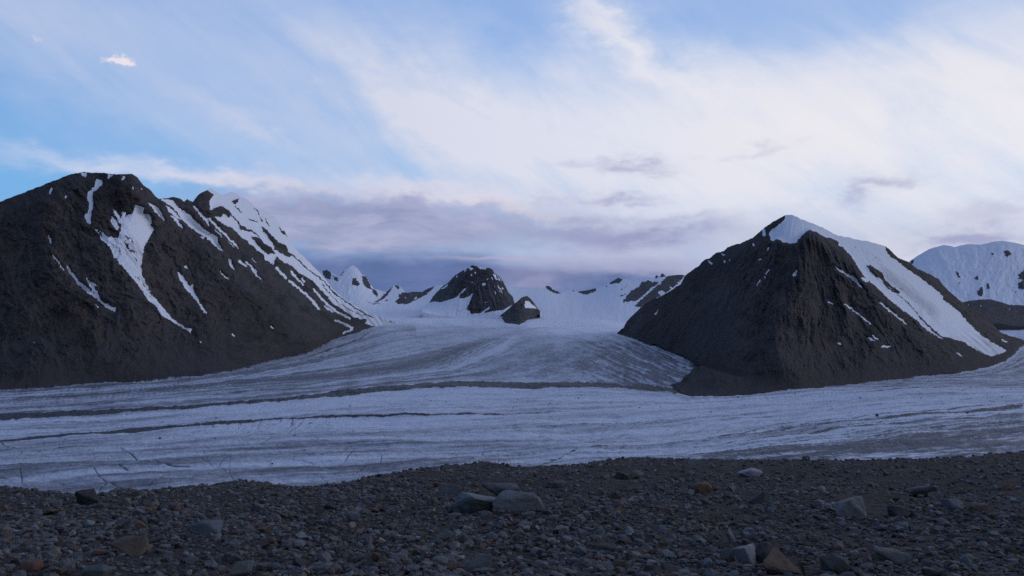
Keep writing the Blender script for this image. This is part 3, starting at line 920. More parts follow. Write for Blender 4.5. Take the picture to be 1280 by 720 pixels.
# bluish clean ice lens at the right, below the debris
DBR.poly([(1040, 575), (1090, 566), (1180, 560), (1290, 552), (1400, 546), (1400, 575), (1040, 580)], .12)
DBR.poly([(1195, 568), (1290, 556), (1290, 570)], .05)
DBR.blur(.4)
DST = Canvas(-420, 480, 1700, 640, 2)
DST.poly([(850, 580), (890, 568), (950, 560), (1020, 551), (1090, 541), (1190, 529), (1280, 520), (1500, 500), (1700, 485), (1700, 600), (850, 600)])
DST.blur(5)
CRK = Canvas(-60, 515, 1340, 632, 4)


def crack(x, y, ang, L, w, val):
    pts = [(x, y)]
    for _ in range(max(int(L / 5), 2)):
        ang += rng.normal() * .13
        x += 5 * math.cos(ang)
        y += 5 * math.sin(ang) * .62
        pts.append((x, y))
    CRK.line(pts, w, val)


for x, y, a, L in [(112, 584, .75, 46), (145, 580, .8, 18), (24, 585, 1.4, 24), (123, 612, -1.0, 14), (185, 607, -.75, 22), (570, 566, 1.0, 14), (585, 578, -.9, 22), (603, 565, 1.3, 10),
                   (395, 590, -1.1, 22), (430, 578, -1.0, 24), (445, 592, -.8, 20), (475, 580, -1.1, 18), (60, 560, .1, 40), (150, 560, .5, 40), (190, 575, .5, 40)]:
    crack(x, y, a, L * 1.3, 1.0, .85)
for _ in range(150):
    x = rng.uniform(-40, 680)
    y = rng.uniform(538, 612)
    crack(x, y, rng.choice([.6, -.8, .1, 1.2]) + rng.normal() * .25, rng.uniform(14, 60), rng.uniform(.5, .9), rng.uniform(.25, .65))
for _ in range(70):
    x = rng.uniform(250, 420)
    y = 532 + rng.normal() * 5
    crack(x, y, -.7 + rng.normal() * .4, rng.uniform(5, 12), .7, .6)
for _ in range(50):
    x = rng.uniform(620, 1000)
    crack(x, rng.uniform(520, 565), -.2 + rng.normal() * .3, rng.uniform(12, 40), .7, .5)
CRK.blur(.2)

DEB = DBR.sample(GX, GY)
fd = np.maximum(GY - foot_all[None], 0)
DEB = np.maximum(DEB, ((gx < 470) | ((gx > 772) & (gx < 1284)))[None] * (GY > foot_all[None] - 1.5) * np.exp(-fd / (1.3 + 1.2 * np.clip(fbm(GX / 25., GX * 0, 3, .6, 145), -.6, 1))) * (.75 + .5 * fbm(GX / 4., GY / 2., 3, .6, 146)))
near = sstep(GY, 500, 620)
CRV = CRK.sample(GX + .6 * fbm(GX / 6., GY / 4., 2), GY) * (GY > 517) * (GX > -55) * (GX < 1335)
S0 = S
S = S + .07 * fbm(GX / 90., GY / 22., 3, .5, 99) * ((S > 0) & (S < 4.7))
st1 = fbm(S * 5., GX / 520., 5, .58, 101)
st2 = fbm(S * 26., GX / 210., 4, .62, 107)
conv = np.clip(np.gradient(LY, axis=0)[1:6].min(0) / 5., .12, 1)[None, :]
st3 = fbm(GX / 16., GY / 3.2, 4, .6, 111)
trib = sstep(S, -.1, .5) * (1 - sstep(S, 4.75, 5.05))
mid = sstep(GX, 560, 690) * (1 - sstep(GX, 770, 850)) * sstep(GY, 400, 415) * trib * (S > 3.6 * (GX < 655))
st1 = st1 * (1 - .85 * mid) + mid * .5 * fbm(GX / 30. + GY / 14., GY / 16., 5, .62, 117)
st2 = st2 * (1 - .8 * mid) + mid * .6 * fbm(GX / 5., GY / 3., 4, .65, 118)
up = sstep(GY, 402, 464)
DIRT = .21 + .33 * trib * up + .46 * st1 * (.45 + .55 * up) + .24 * st2 * (.3 + .7 * up) + .10 * st3 + .34 * near + trib * .08 * fbm(GX / 45., GY / 14., 5, .65, 115)
DIRT += .42 * np.exp(-((S - 2.75) / .38) ** 2) * sstep(GX, -300, 300) * (1 - sstep(GX, 560, 660))
DIRT += .30 * np.exp(-((S - .55) / .45) ** 2) * (GX < 520)
DIRT -= .55 * np.exp(-((S - 3.95) / .22) ** 2) * sstep(GX, 330, 480) * (1 - sstep(GX, 626, 655))
DIRT -= .14 * np.exp(-((S - 1.9) / .4) ** 2) * (GX < 430)
sw = swirl(GX, GY)
rsw = sstep(GX, 700, 800) * (GX < 900) * sstep(GY, 412, 432) * trib
DIRT += rsw * (.30 + .85 * sw)
DIRT += DST.sample(GX, GY) * (.68 + .55 * st1 + .55 * st2 + .3 * st3)
DIRT += .10 * trib * sstep(GX, 480, 620) * sstep(470 - GY, 0, 40)
DIRT -= .08 * sstep(GX, 600, 900) * sstep(S, 5.1, 5.6)
DIRT += .10 * (1 - sstep(GX, 0, 500)) * near
top = sstep(S, .6, -.15)
CLEAN = np.clip(sstep(404 + 13 * sstep(GX, 640, 700) - GY + 6 * fbm(GX / 40., GY / 9., 4, .6, 121), -12, 7) * ((GX > 430) & (GX < 1000)), 0, 1)
CLEAN = np.maximum(CLEAN, .55 * sstep(GX, 1236, 1246) * sstep(426 - GY, 0, 14))
DIRT = np.clip(DIRT, 0, 1.1)

GD = DG(GY)
X, Y, Z = world(GX, GY, GD)
mp = GD / F
bumps = 2.6 * fbm(X / 140., Y / 70., 4, .55, 131) + (1.3 * st1 + .55 * st2) * (1 - trib) + .5 * fbm(X / 14., Y / 9., 3, .6, 137)
wave = np.clip((690 - GY) / 60., 0, 1) * sstep(GY, 402, 425)
Z = Z + bumps * wave + 2.0 * DEB * np.clip(mp, .5, 1.6) * (GX < 870) * (GY < 535) * (.75 + .5 * fbm(GX / 9., GY / 4., 3, .6, 141)) - 1.2 * CRV
Z += rsw * 3.5 * sw
Z = Z - 26 * sstep(above, 3, 30) * (GY > 396)
structure(grid_obj('glacier', X, Y, Z, M_ICE, {'dirt': DIRT, 'debris': DEB, 'crack': CRV, 'clean': CLEAN}, flip=True),
          'wide dusty glacier with dark medial moraine lines curving through the valley', 'glacier')
# ground under everything, out past the horizon
u = np.linspace(-1, 1, 60)
UX, UY = np.meshgrid(u * 9600, u * 9600)
structure(grid_obj('terrain', UX, UY, np.full_like(UX, -330.) + 20 * fbm(UX / 3000., UY / 3000., 3), M_SCREE), 'bedrock valley floor far below the ice', 'ground')

# ------------------------------------------------------------------ foreground moraine slope
SLP, H0 = .165, 1.5
EDGE = curve([(-700, 600), (-300, 598), (-60, 604), (0, 609.5), (30, 613), (60, 617.5), (100, 619), (130, 617), (150, 612.5), (190, 614.5), (225, 611), (275, 606), (300, 602), (345, 607),
              (370, 611), (402, 609), (445, 602), (460, 597), (495, 591), (535, 584.5), (570, 581), (607, 577.5), (625, 580), (640, 583.5), (690, 583), (735, 580), (760, 575),
              (790, 572), (845, 574), (960, 575.5), (1060, 575.5), (1160, 574), (1210, 571), (1280, 564.5), (1340, 558), (1700, 556)])


def ground_z(Xw, Dw, fine=True):
    """height of the scree (relative to z = 0 at the camera's feet) at world position"""
    t = CX + F * Xw / np.maximum(Dw, 12.)
    s_e = (EDGE(t) + .7 * fbm(t / 12., t * 0, 4, .6, 151) - HY) / F
    De = H0 / (np.maximum(s_e, .168 + .004) - SLP)
    over = np.maximum(Dw - De, 0)
    z = EYE - H0 - SLP * Dw
    z = z - over * .55 * sstep(over, 0, De * .12)
    fall = np.exp(-over / 8.)
    k = np.clip(Dw / 30., .25, 1.6)
    z = z + k * .22 * fbm(Xw / 7., Dw / 9., 3, .5, 161) * np.clip(1 - np.exp(-np.abs(Dw - De) / 8.), 0, 1) * fall
    if fine:
        z = z + .05 * fbm(Xw / .9, Dw / .9, 3, .6, 165)
    return z


Dr = np.concatenate([np.linspace(-40, 5, 40), np.geomspace(5.2, 30, 330), np.geomspace(30.1, 260, 260), np.geomspace(262, 620, 40)])
tt = np.linspace(-1.05, 1.05, 760)
TT, DD = np.meshgrid(tt, Dr)
XX = TT * np.where(DD > 20, DD, 20. )
ZZ = ground_z(XX, DD)
structure(grid_obj('ground', XX, DD, ZZ, M_SCREE, flip=False), 'slope of dark loose scree in the foreground', 'ground')

# ------------------------------------------------------------------ stones
import bmesh


def rock_proto(seed, n, flat=.7, detail=0, squash=(1, 1, 1), rough=.12):
    """angular stone: convex hull of scattered points, optionally refined and roughened; unit size, origin at base centre"""
    r = np.random.default_rng(seed)
    p = r.normal(size=(n, 3))
    p /= np.linalg.norm(p, axis=1)[:, None]
    p *= (.82 + .3 * r.random((n, 1)))
    p = np.sign(p) * np.abs(p) ** .8
    p *= np.array([1, .85, flat]) * np.array(squash)
    bm = bmesh.new()
    for q in p:
        bm.verts.new(q)
    h = bmesh.ops.convex_hull(bm, input=bm.verts)
    bmesh.ops.delete(bm, geom=[g for g in h['geom_interior'] if isinstance(g, bmesh.types.BMVert)], context='VERTS')
    bmesh.ops.delete(bm, geom=[v for v in bm.verts if not v.link_faces], context='VERTS')
    if detail:
        bmesh.ops.bevel(bm, geom=list(bm.edges), offset=.07, segments=1, affect='EDGES', profile=.6)
        bmesh.ops.triangulate(bm, faces=bm.faces)
        for _ in range(detail):
            es = [e for e in bm.edges if e.calc_length() > .16]
            bmesh.ops.subdivide_edges(bm, edges=es, cuts=1, use_grid_fill=False)
            bmesh.ops.triangulate(bm, faces=bm.faces)
        for v in bm.verts:
            c = v.co
            d = (perlin(c.x * 2.2 + c.z, c.y * 2.2 - c.z * .7, seed) * .6 + perlin(c.x * 5 + c.z * 3, c.y * 5 - c.z * 4, seed + 4) * .35)
            v.co = c * (1 + rough * float(d))
    bmesh.ops.triangulate(bm, faces=bm.faces)
    bmesh.ops.recalc_face_normals(bm, faces=bm.faces)
    V = np.array([v.co[:] for v in bm.verts])
    bm.verts.index_update()
    Fc = np.array([[v.index for v in f.verts] for f in bm.faces])
    bm.free()
    V -= (V.max(0) + V.min(0)) / 2
    V /= np.array([V[:, 0].max() - V[:, 0].min(), V[:, 1].max() - V[:, 1].min(), V[:, 2].max() - V[:, 2].min()])
    V[:, 2] += .5
    return V, Fc


COL = {'grey': (.158, .152, .148), 'blue-grey': (.142, .149, .158), 'dark': (.074, .071, .069), 'pale': (.28, .273, .265), 'brown': (.142, .108, .083),
       'rusty': (.175, .098, .062), 'tan': (.20, .165, .125)}


def jitter(c, r, a=.18):
    f = 1 + a * r.normal()
    return tuple(float(np.clip(x * f * (1 + .04 * r.normal()), .02, .6)) for x in c)


# spatial tint: brownish patches and greyer patches in the scree
def pick_colour(x, y, r):
    b = float(perlin(x / 6., y / 9., 171))
    p = np.array([.40, .20, .17, .03, .16 + .16 * max(b, 0), .008 + .02 * max(b, 0), .02])
    return ['grey', 'blue-grey', 'dark', 'pale', 'brown', 'rusty', 'tan'][r.choice(7, p=p / p.sum())]


protos_hi = {}


def proto_mesh(kind, k):
    key = (kind, k)
    if key not in protos_hi:
        flat = {'block': 1.0, 'slab': .8, 'round': .95, 'wedge': .9}[kind]
        n = {'block': 11, 'slab': 10, 'round': 40, 'wedge': 7}[kind]
        V, Fc = rock_proto(1000 + 31 * k + hash_kind[kind], n, flat, 2, rough={'round': .16}.get(kind, .10))
        me = bpy.data.meshes.new('stone')
        me.from_pydata([tuple(v) for v in V], [], [tuple(int(i) for i in f) for f in Fc])
        me.materials.append(M_STONE)
        for p in me.polygons:
            p.use_smooth = kind == 'round'
        protos_hi[key] = me
    return protos_hi[key]


hash_kind = {'block': 1, 'slab': 2, 'round': 3, 'wedge': 4}


def put_stone(name, px, py, w, h, colour, kind, k, depth=1.0, rot=None, lift=0.0, tilt=0.0, r=rng, sink=.22):
    """px centre, py base, w x h as they show; placed on the scree at that bearing"""
    s = (py - HY) / F
    D = H0 / (s - SLP)
    Xw = (px - CX) / F * D
    wm, hm = w / F * D, h * 1.02 / F * D
    o = bpy.data.objects.new(name, proto_mesh(kind, k))
    C.objects.link(o)
    dm = wm * .8 * depth
    yc = D + dm * .35
    Xw = Xw * yc / D
    sc = yc / D
    # the ground rises in view with distance: the hidden foot is sunk into the scree
    hm2 = hm * sc * (1 + sink)
    o.scale = (wm * sc, dm, hm2)
    o.rotation_euler = (tilt * .5, tilt, 0.0 if rot is None else rot)
    o.location = (Xw, yc, float(ground_z(np.array(Xw), np.array(yc), False)) - hm2 * sink / (1 + sink) + lift * D / F)
    c = jitter(COL[colour], r, .10)
    if w > 50:
        c = tuple(x * 1.35 for x in c)
    elif w > 20:
        c = tuple(x * 1.05 for x in c)
    o.color = (*c, 1)
    return o, (Xw, yc)


STONES = 'stones lying on the foreground scree'
# px, base, w, h, colour, kind, proto, label, short name
HERO = [
    (604, 639, 62, 23, 'blue-grey', 'wedge', 3, 'large grey boulder sloping to a point, left one of the big pair mid slope', 'big sloping boulder'),
    (649, 639, 56, 22, 'grey', 'block', 5, 'large flat-topped grey slab, right one of the big pair mid slope', 'big flat-topped slab'),
    (625, 617, 40, 15, 'blue-grey', 'block', 2, 'grey boulder standing just behind the big pair of boulders', 'boulder behind the big pair'),
    (563, 617, 26, 12, 'grey', 'slab', 4, 'low grey slab left of the big pair of boulders', 'low slab left of the big pair'),
    (1078, 643, 60, 22, 'blue-grey', 'block', 7, 'widest flat blue-grey slab on the right side of the scree', 'wide blue-grey slab'),
    (1121, 644, 22, 12, 'dark', 'block', 1, 'dark angular stone against the right end of the wide blue-grey slab', 'dark stone by the wide slab'),
    (911, 678, 19, 19, 'blue-grey', 'block', 3, 'upright blue-grey block as tall as wide, right of centre', 'upright blue-grey block'),
    (932, 701, 23, 21, 'pale', 'wedge', 1, 'pale pointed block beside a bigger dark boulder near the bottom', 'pale pointed block'),
    (960, 699, 34, 25, 'dark', 'round', 2, 'dark rounded boulder between the pale pointed block and the brown boulder', 'dark rounded boulder'),
    (977, 714, 40, 23, 'brown', 'wedge', 5, 'brown peaked boulder in front of the dark rounded boulder near the bottom', 'brown peaked boulder'),
    (1040, 713, 36, 18, 'dark', 'block', 6, 'dark blocky boulder right of the brown peaked boulder', 'dark blocky boulder'),
    (1010, 716, 22, 14, 'dark', 'wedge', 2, 'dark wedge stone between the brown peaked and the dark blocky boulder', 'dark wedge stone'),
    (1116, 702, 34, 15, 'grey', 'slab', 6, 'long grey slab with a tan neighbour, lower right of the scree', 'long grey slab'),
    (1095, 697, 14, 11, 'tan', 'block', 8, 'small tan block touching the left end of the long grey slab', 'tan block'),
    (1157, 711, 19, 11, 'grey', 'round', 4, 'rounded grey stone right of the long slab near the bottom edge', 'rounded grey stone'),
    (33, 721, 38, 15, 'rusty', 'round', 1, 'reddish rounded boulder in the bottom left corner', 'reddish corner boulder'),
    (164, 695, 35, 19, 'brown', 'wedge', 6, 'brown humped boulder at the lower left, the largest there', 'brown humped boulder'),
    (127, 696, 18, 6, 'rusty', 'slab', 3, 'flat rusty stone just left of the brown humped boulder', 'flat rusty stone'),
    (178, 668, 17, 11, 'rusty', 'block', 4, 'bright orange-rust block on the left side of the slope', 'orange block'),
    (257, 669, 36, 14, 'blue-grey', 'block', 8, 'long blue-grey boulder right of the orange block', 'long blue-grey boulder'),
    (110, 627, 27, 15, 'dark', 'wedge', 4, 'dark three-cornered boulder on the left edge against the ice', 'dark three-cornered boulder'),
    (122, 722, 30, 16, 'blue-grey', 'block', 9, 'blue-grey block at the bottom edge right of the reddish corner boulder', 'bottom edge block'),
    (303, 722, 25, 17, 'grey', 'wedge', 7, 'grey pointed boulder at the bottom edge, left of centre', 'grey pointed boulder'),
    (599, 709, 34, 23, 'grey', 'wedge', 8, 'grey peaked boulder at the bottom below the big pair', 'grey peaked boulder'),
    (584, 709, 20, 12, 'grey', 'block', 10, 'grey block leaning on the left of the grey peaked boulder', 'leaning grey block'),
    (610, 714, 20, 8, 'blue-grey', 'slab', 8, 'flat blue-grey stone in front of the grey peaked boulder', 'flat stone in front'),
    (612, 684, 10, 4, 'pale', 'slab', 9, 'whitish flat pebble above the grey peaked boulder', 'whitish flat pebble'),
    (555, 672, 20, 10, 'grey', 'block', 11, 'grey block lower left of the big sloping boulder', 'grey block on mid slope'),
    (377, 676, 17, 8, 'pale', 'wedge', 9, 'pale wedge stone alone in the left middle of the slope', 'pale wedge stone'),
    (608, 648, 14, 12, 'blue-grey', 'wedge', 10, 'small blue-grey stone propped in front of the big sloping boulder', 'propped stone'),
    (343, 712, 18, 9, 'grey', 'round', 5, 'smooth grey stone right of the grey pointed boulder', 'smooth grey stone'),
    (656, 699, 22, 14, 'grey', 'block', 12, 'grey block under the big flat-topped slab near the bottom', 'grey block near the bottom'),
    (755, 686, 26, 13, 'dark', 'round', 6, 'dark rounded stone right of the centre', 'dark rounded stone'),
    (840, 711, 24, 11, 'dark', 'slab', 10, 'low dark slab at the bottom right of the centre', 'low dark slab'),
    (776, 708, 21, 12, 'brown', 'round', 7, 'mossy brown rounded stone at the bottom right of the centre', 'mossy brown stone'),
    (843, 681, 7, 7, 'pale', 'round', 8, 'small whitish round pebble standing out above the low dark slab', 'white pebble'),
    (911, 695, 18, 13, 'grey', 'round', 9, 'grey rounded stone below the upright blue-grey block', 'grey rounded stone'),
    (777, 715, 17, 7, 'pale', 'slab', 11, 'pale slab in front of the mossy brown stone', 'pale slab'),
    (880, 622, 22, 11, 'rusty', 'round', 10, 'reddish stone on the upper slope right of the centre', 'reddish upper stone'),
    (938, 596, 24, 8, 'pale', 'slab', 12, 'pale flat slab high on the slope near the ice', 'pale high slab'),
    (945, 632, 30, 16, 'dark', 'wedge', 11, 'dark peaked boulder on the upper slope below the pale high slab', 'dark peaked boulder'),
    (778, 599, 18, 10, 'dark', 'block', 13, 'dark block high on the slope under the ice edge', 'dark high block'),
    (796, 598, 17, 10, 'grey', 'block', 14, 'grey block touching the right side of the dark high block', 'grey high block'),
    (698, 608, 17, 8, 'blue-grey', 'round', 11, 'blue-grey rounded stone behind the big flat-topped slab to its right', 'blue-grey rounded stone'),
    (1148, 620, 34, 14, 'blue-grey', 'block', 15, 'blue-grey boulder behind the wide blue-grey slab', 'boulder behind the wide slab'),
    (1193, 637, 24, 12, 'blue-grey', 'block', 16, 'blue-grey block near the right edge beside a brown boulder', 'right edge block'),
    (1219, 639, 27, 10, 'brown', 'round', 12, 'brown low boulder near the right edge beside the blue-grey block', 'brown low boulder'),
    (1003, 596, 23, 9, 'tan', 'slab', 13, 'ochre flat stone high on the slope against the debris ice', 'ochre flat stone'),
    (1243, 665, 13, 6, 'pale', 'block', 17, 'white stone near the right edge of the slope', 'white stone at right'),
    (1061, 670, 19, 8, 'grey', 'slab', 14, 'grey flat stone below the wide blue-grey slab', 'flat stone below the wide slab'),
    (1122, 589, 10, 6, 'tan', 'round', 13, 'small ochre pebble high on the right slope', 'ochre pebble'),
    (867, 585, 16, 8, 'grey', 'wedge', 12, 'grey peaked stone on the skyline of the scree right of the centre', 'skyline stone'),
    (1258, 612, 20, 9, 'rusty', 'slab', 15, 'rust brown slab high at the right edge', 'rusty edge slab'),
    (470, 700, 15, 9, 'rusty', 'block', 18, 'rust brown block on the lower slope left of the grey peaked boulder', 'rusty block'),
    (330, 668, 16, 9, 'brown', 'block', 19, 'brown block left of the pale wedge stone', 'brown block'),
    (60, 640, 20, 7, 'brown', 'slab', 16, 'flat brown stone at the far left of the upper slope', 'flat brown stone'),
    (700, 665, 20, 9, 'grey', 'slab', 17, 'grey slab right of and below the big flat-topped slab', 'grey lower slab'),
]
placed = []
for (px, py, w, h, c, kind, k, lab, short) in HERO:
    big = w > 20
    o, p = put_stone('boulder' if big else 'stone', px, py + (2 if big else 0), w * (1.22 if big else 1.05), h * (1.2 if big else 1.), c, kind, k, rot=rng.uniform(-.25, .25), tilt=rng.normal() * .05)
    tag(o, lab, 'boulder' if big else 'stone', STONES)
    placed.append((px, py, w, h, p, short))
# the little pointed stone perched on the sloping boulder
o, p = put_stone('stone', 611, 634, 9, 14, 'dark', 'wedge', 13, lift=13, rot=.4, sink=.02, depth=.8)
tag(o, 'small dark pointed stone perched on the big sloping boulder', 'stone', STONES)
placed.append((611, 625, 9, 12, p, 'perched stone'))

# the other large stones: sizes as they show fall off up the slope
kinds = ['block', 'slab', 'round', 'wedge']
cand = []
r2 = np.random.default_rng(21)
used = {}
tries = 0
while len(cand) < 300 - len(placed) and tries < 20000:
    tries += 1
    px = r2.uniform(-10, 1290)
    lo = float(EDGE(px)) + 6
    py = lo + (722 - lo) * r2.random() ** .72
    sz = (7 + 11.5 * ((py - 575) / 145.)) * (.75 + .75 * r2.random() ** 2.2)
    w, h = sz, sz * r2.uniform(.38, .72)
    if any(abs(px - q[0]) < (w + q[2]) * .5 and abs((py - h / 2) - (q[1] - q[3] / 2)) < (h + q[3]) * .45 for q in placed):
        continue
    s = (py - HY) / F
    D = H0 / (s - SLP)
    c = pick_colour((px - CX) / F * D, D, r2)
    kind = kinds[r2.choice(4, p=[.36, .26, .2, .18])]
    o, p = put_stone('stone', px, py, w, h, c, kind, int(r2.integers(1, 20)), rot=r2.uniform(-.7, .7), tilt=r2.normal() * .12, r=r2)
    best = min(range(len(HERO)), key=lambda i: math.hypot(px - placed[i][0], (py - placed[i][1]) * 1.6))
    q = placed[best]
    dx, dy = px - q[0], (py - q[1]) * 1.6
    side = ('right of' if dx > 0 else 'left of') if abs(dx) > abs(dy) else ('in front of' if dy > 0 else 'behind')
    cw = {'grey': 'mid-grey', 'blue-grey': 'bluish', 'dark': 'dark', 'pale': 'pale', 'brown': 'brown', 'rusty': 'rust-coloured', 'tan': 'tan'}[c]
    kw = {'block': 'blocky', 'slab': 'flat', 'round': 'rounded', 'wedge': 'pointed'}[kind]
    lab = f"{cw} {kw} stone {side} the {q[5]}"
    dd = math.hypot(dx, dy)
    used.setdefault(lab, []).append((dd, o))
    cand.append(o)
    placed.append((px, py, w, h, p, ''))
for lab, lst in used.items():
    lst.sort(key=lambda a: a[0])
    for i, (dd, o) in enumerate(lst):
        if len(lst) == 1:
            L_ = lab
        else:
            L_ = lab.replace(' stone ', [' stone closest ', ' stone second nearest ', ' stone third out ', ' stone fourth out ', ' stone fifth out ', ' stone farthest out '][min(i, 5)], 1)
        tag(o, L_, 'stone', STONES)

# everything smaller: one mass of gravel
low = [rock_proto(200 + k, 13 + 2 * (k % 4), [.6, .75, .9, .65][k % 4]) for k in range(14)]


def gravel():
    r = np.random.default_rng(33)
    Vs, Fs, Cs = [], [], []
    off = 0

    def scatter(n, pxr, size_px, p, dmin, dmax):
        """n stones spread evenly as they show, sizes given in metres by distance"""
        px = r.uniform(-260, 1540, n)
        lo = EDGE(px) - 1.5
        hi = 745.
        py = lo + (hi - lo) * r.random(n) ** p
        D = H0 / (np.maximum((py - HY) / F, .1715) - SLP)
        D = np.minimum(D, 150)
        return (px - CX) / F * D, D, py
    groups = [(30000, .9, 2.2, 6., 1.6), (12000, .8, 5.0, 12.5, 2.6), (3400, .75, 9, 18, 2.8), (16000, 2.4, 3.2, 9., 2.)]
    for n, p, s0, s1, pw in groups:
        n = int(n * 1.28)
        Xw, D, py = scatter(n, None, None, p, 0, 0)
        f = np.clip((py - 560) / 160., .0, 1.2)
        # apparent size grows down the slope
        sz = (s0 + (s1 - s0) * r.random(n) ** pw) * (.50 + .72 * f)
        sm = sz / F * D
        Zg = ground_z(Xw, D, True)
        g1 = perlin(Xw / 5., D / 7., 171)
        keep = r.random(n) < np.clip(.78 + .75 * g1 + .3 * perlin(Xw / 1.6, D / 2.2, 177), .12, 1)
        ppx = CX + F * Xw / D
        for q in placed[:len(HERO)]:
            keep &= ~((np.abs(ppx - q[0]) < q[2] * .56) & (py < q[1] + 3) & (py > q[1] - q[3] * 1.0))
        which = r.integers(0, len(low), n)
        for k, (V, Fc) in enumerate(low):
            ii = np.nonzero((which == k) & keep)[0]
            if not len(ii):
                continue
            m = len(ii)
            a = r.uniform(0, 2 * np.pi, m)
            tl = r.normal(size=m) * .28
            hgt = r.uniform(.36, .74, m)
            sxy = sm[ii]
            P = V[None] * np.stack([sxy, sxy * r.uniform(.65, 1., m), sxy * hgt], -1)[:, None, :]
            P[..., 2] -= (sxy * hgt * .2)[:, None]
            ct, s_t = np.cos(tl)[:, None], np.sin(tl)[:, None]
            x1 = P[..., 0] * ct + P[..., 2] * s_t
            z1 = -P[..., 0] * s_t + P[..., 2] * ct
            ca, sa = np.cos(a)[:, None], np.sin(a)[:, None]
            x2 = x1 * ca - P[..., 1] * sa
            y2 = x1 * sa + P[..., 1] * ca
            Q = np.stack([x2 + Xw[ii][:, None], y2 + D[ii][:, None], z1 + Zg[ii][:, None]], -1)
            cols = np.array([jitter(COL[pick_colour(Xw[j], D[j], r)], r, .22) for j in ii])
            Vs.append(Q.reshape(-1, 3))
            Fs.append((Fc[None] + (off + np.arange(m) * len(V))[:, None, None]).reshape(-1, 3))
            Cs.append(np.repeat(cols, len(V), 0))
            off += m * len(V)
    V, Fc, Cc = np.vstack(Vs), np.vstack(Fs), np.vstack(Cs)
    o = mesh_obj('gravel', V, Fc, M_GRAVEL, smooth=False)
    at = o.data.attributes.new('stone_colour', 'FLOAT_COLOR', 'POINT')
    at.data.foreach_set('color', np.hstack([Cc, np.ones((len(Cc), 1))]).astype(np.float32).ravel())
    return tag(o, 'mass of small grey and brown stones covering the foreground slope', 'gravel', kind='stuff')


gravel()

# ------------------------------------------------------------------ single rocks lying on the ice
ICE_G = 'rocks scattered on the ice'
gl_i = {}


def ice_z(px, py):
    ix = int(np.clip(np.searchsorted(gx, px), 1, len(gx) - 1))
    iy = int(np.clip(np.searchsorted(gy, py), 1, len(gy) - 1))
    return X[iy, ix], Y[iy, ix], Z[iy, ix]


r3 = np.random.default_rng(5)
ICE_BIG = [(1096, 520, 4.5, 'dark boulder alone on the clean ice at the right, the largest on the ice'), (1209, 516, 3.4, 'dark boulder on the ice near the right edge by a dirt line'),
           (539, 503, 3., 'dark boulder on the ice between the two dark moraine lines, left of centre'), (200, 549, 3.6, 'flat dark boulder on the ice below the lower moraine line at the left'),
           (368, 545, 2.6, 'dark boulder on the cracked ice left of the centre'), (340, 577, 2.6, 'dark boulder on the ice just above the scree, left of centre'),
           (723, 497, 2.6, 'dark boulder on the bright ice just below the main moraine line'), (1075, 498, 2.6, 'dark boulder on the ice below the right mountain'),
           (437, 507, 2.6, 'dark boulder in front of the main moraine line, left of the centre'), (150, 572, 2.4, 'dark boulder on the near ice at the left')]
for px, py, sz, lab in ICE_BIG:
    x, y, z = ice_z(px, py)
    o = bpy.data.objects.new('boulder', proto_mesh('block', int(r3.integers(1, 20))))
    C.objects.link(o)
    sm = sz / F * y
    o.scale = (sm, sm * .8, sm * .75)
    o.location = (x, y, z - sm * .12)
    o.rotation_euler.z = r3.uniform(0, 6)
    o.color = (.06, .06, .065, 1)
    tag(o, lab, 'boulder', ICE_G)
for _ in range(80):
    if r3.random() < .5:
        px, py = r3.uniform(640, 1280), 0
        py = 514 - (px - 640) * .035 + r3.normal() * 9
    else:
        px = r3.uniform(0, 1100)
        py = r3.uniform(495, 575)
    if py > EDGE(px) - 8:
        continue
    x, y, z = ice_z(px, py)
    o = bpy.data.objects.new('rock', proto_mesh('block', int(r3.integers(1, 20))))
    C.objects.link(o)
    sm = r3.uniform(1.1, 2.0) / F * y
    o.scale = (sm, sm * .8, sm * .7)
    o.location = (x, y, z - sm * .12)
    o.rotation_euler.z = r3.uniform(0, 6)
    o.color = (.06, .06, .065, 1)
    tag(o, 'tiny dark rock on the pale ice, one of the many specks there', 'rock', ICE_G)

# ------------------------------------------------------------------ sky
SUN_EL, SUN_AZ = 15.0, 66.0         # glow of the set sun, ahead and to the right
w = bpy.data.worlds.new('World')
scene.world = w
w.use_nodes = True
t = NT(w.node_tree)
vec = t.n('ShaderNodeTexCoord').outputs['Generated']
sep = t.n('ShaderNodeSeparateXYZ')
t.put(sep.inputs[0], vec)
vx, vy, vz = sep.outputs
AZ = t.m('ARCTAN2', vx, vy)
EL = t.m('ARCSINE', vz)


def azel(px, py):
    a = math.atan((px - CX) / F)
    return a, math.atan((HY - py) / F * math.cos(a))


def warp(scale, amt, sx=1., sy=1., seed=0.):
    """small displacement fields for the cloud outlines"""
    p = t.comb(t.mul(AZ, sx), t.mul(EL, sy), seed)
    a = t.noise(p, scale, 4, .6)
    p2 = t.comb(t.mul(AZ, sx), t.mul(EL, sy), seed + 7.3)
    b = t.noise(p2, scale, 4, .6)
    return t.mul(t.sub(a, .5), amt), t.mul(t.sub(b, .5), amt)


w1 = warp(9., .16, 1., 2.0, 1.)
w2 = warp(30., .05, 1., 2.0, 4.)
AW = t.add(AZ, t.add(w1[0], w2[0]))
EW = t.add(EL, t.add(t.mul(w1[1], .35), t.mul(w2[1], .5)))


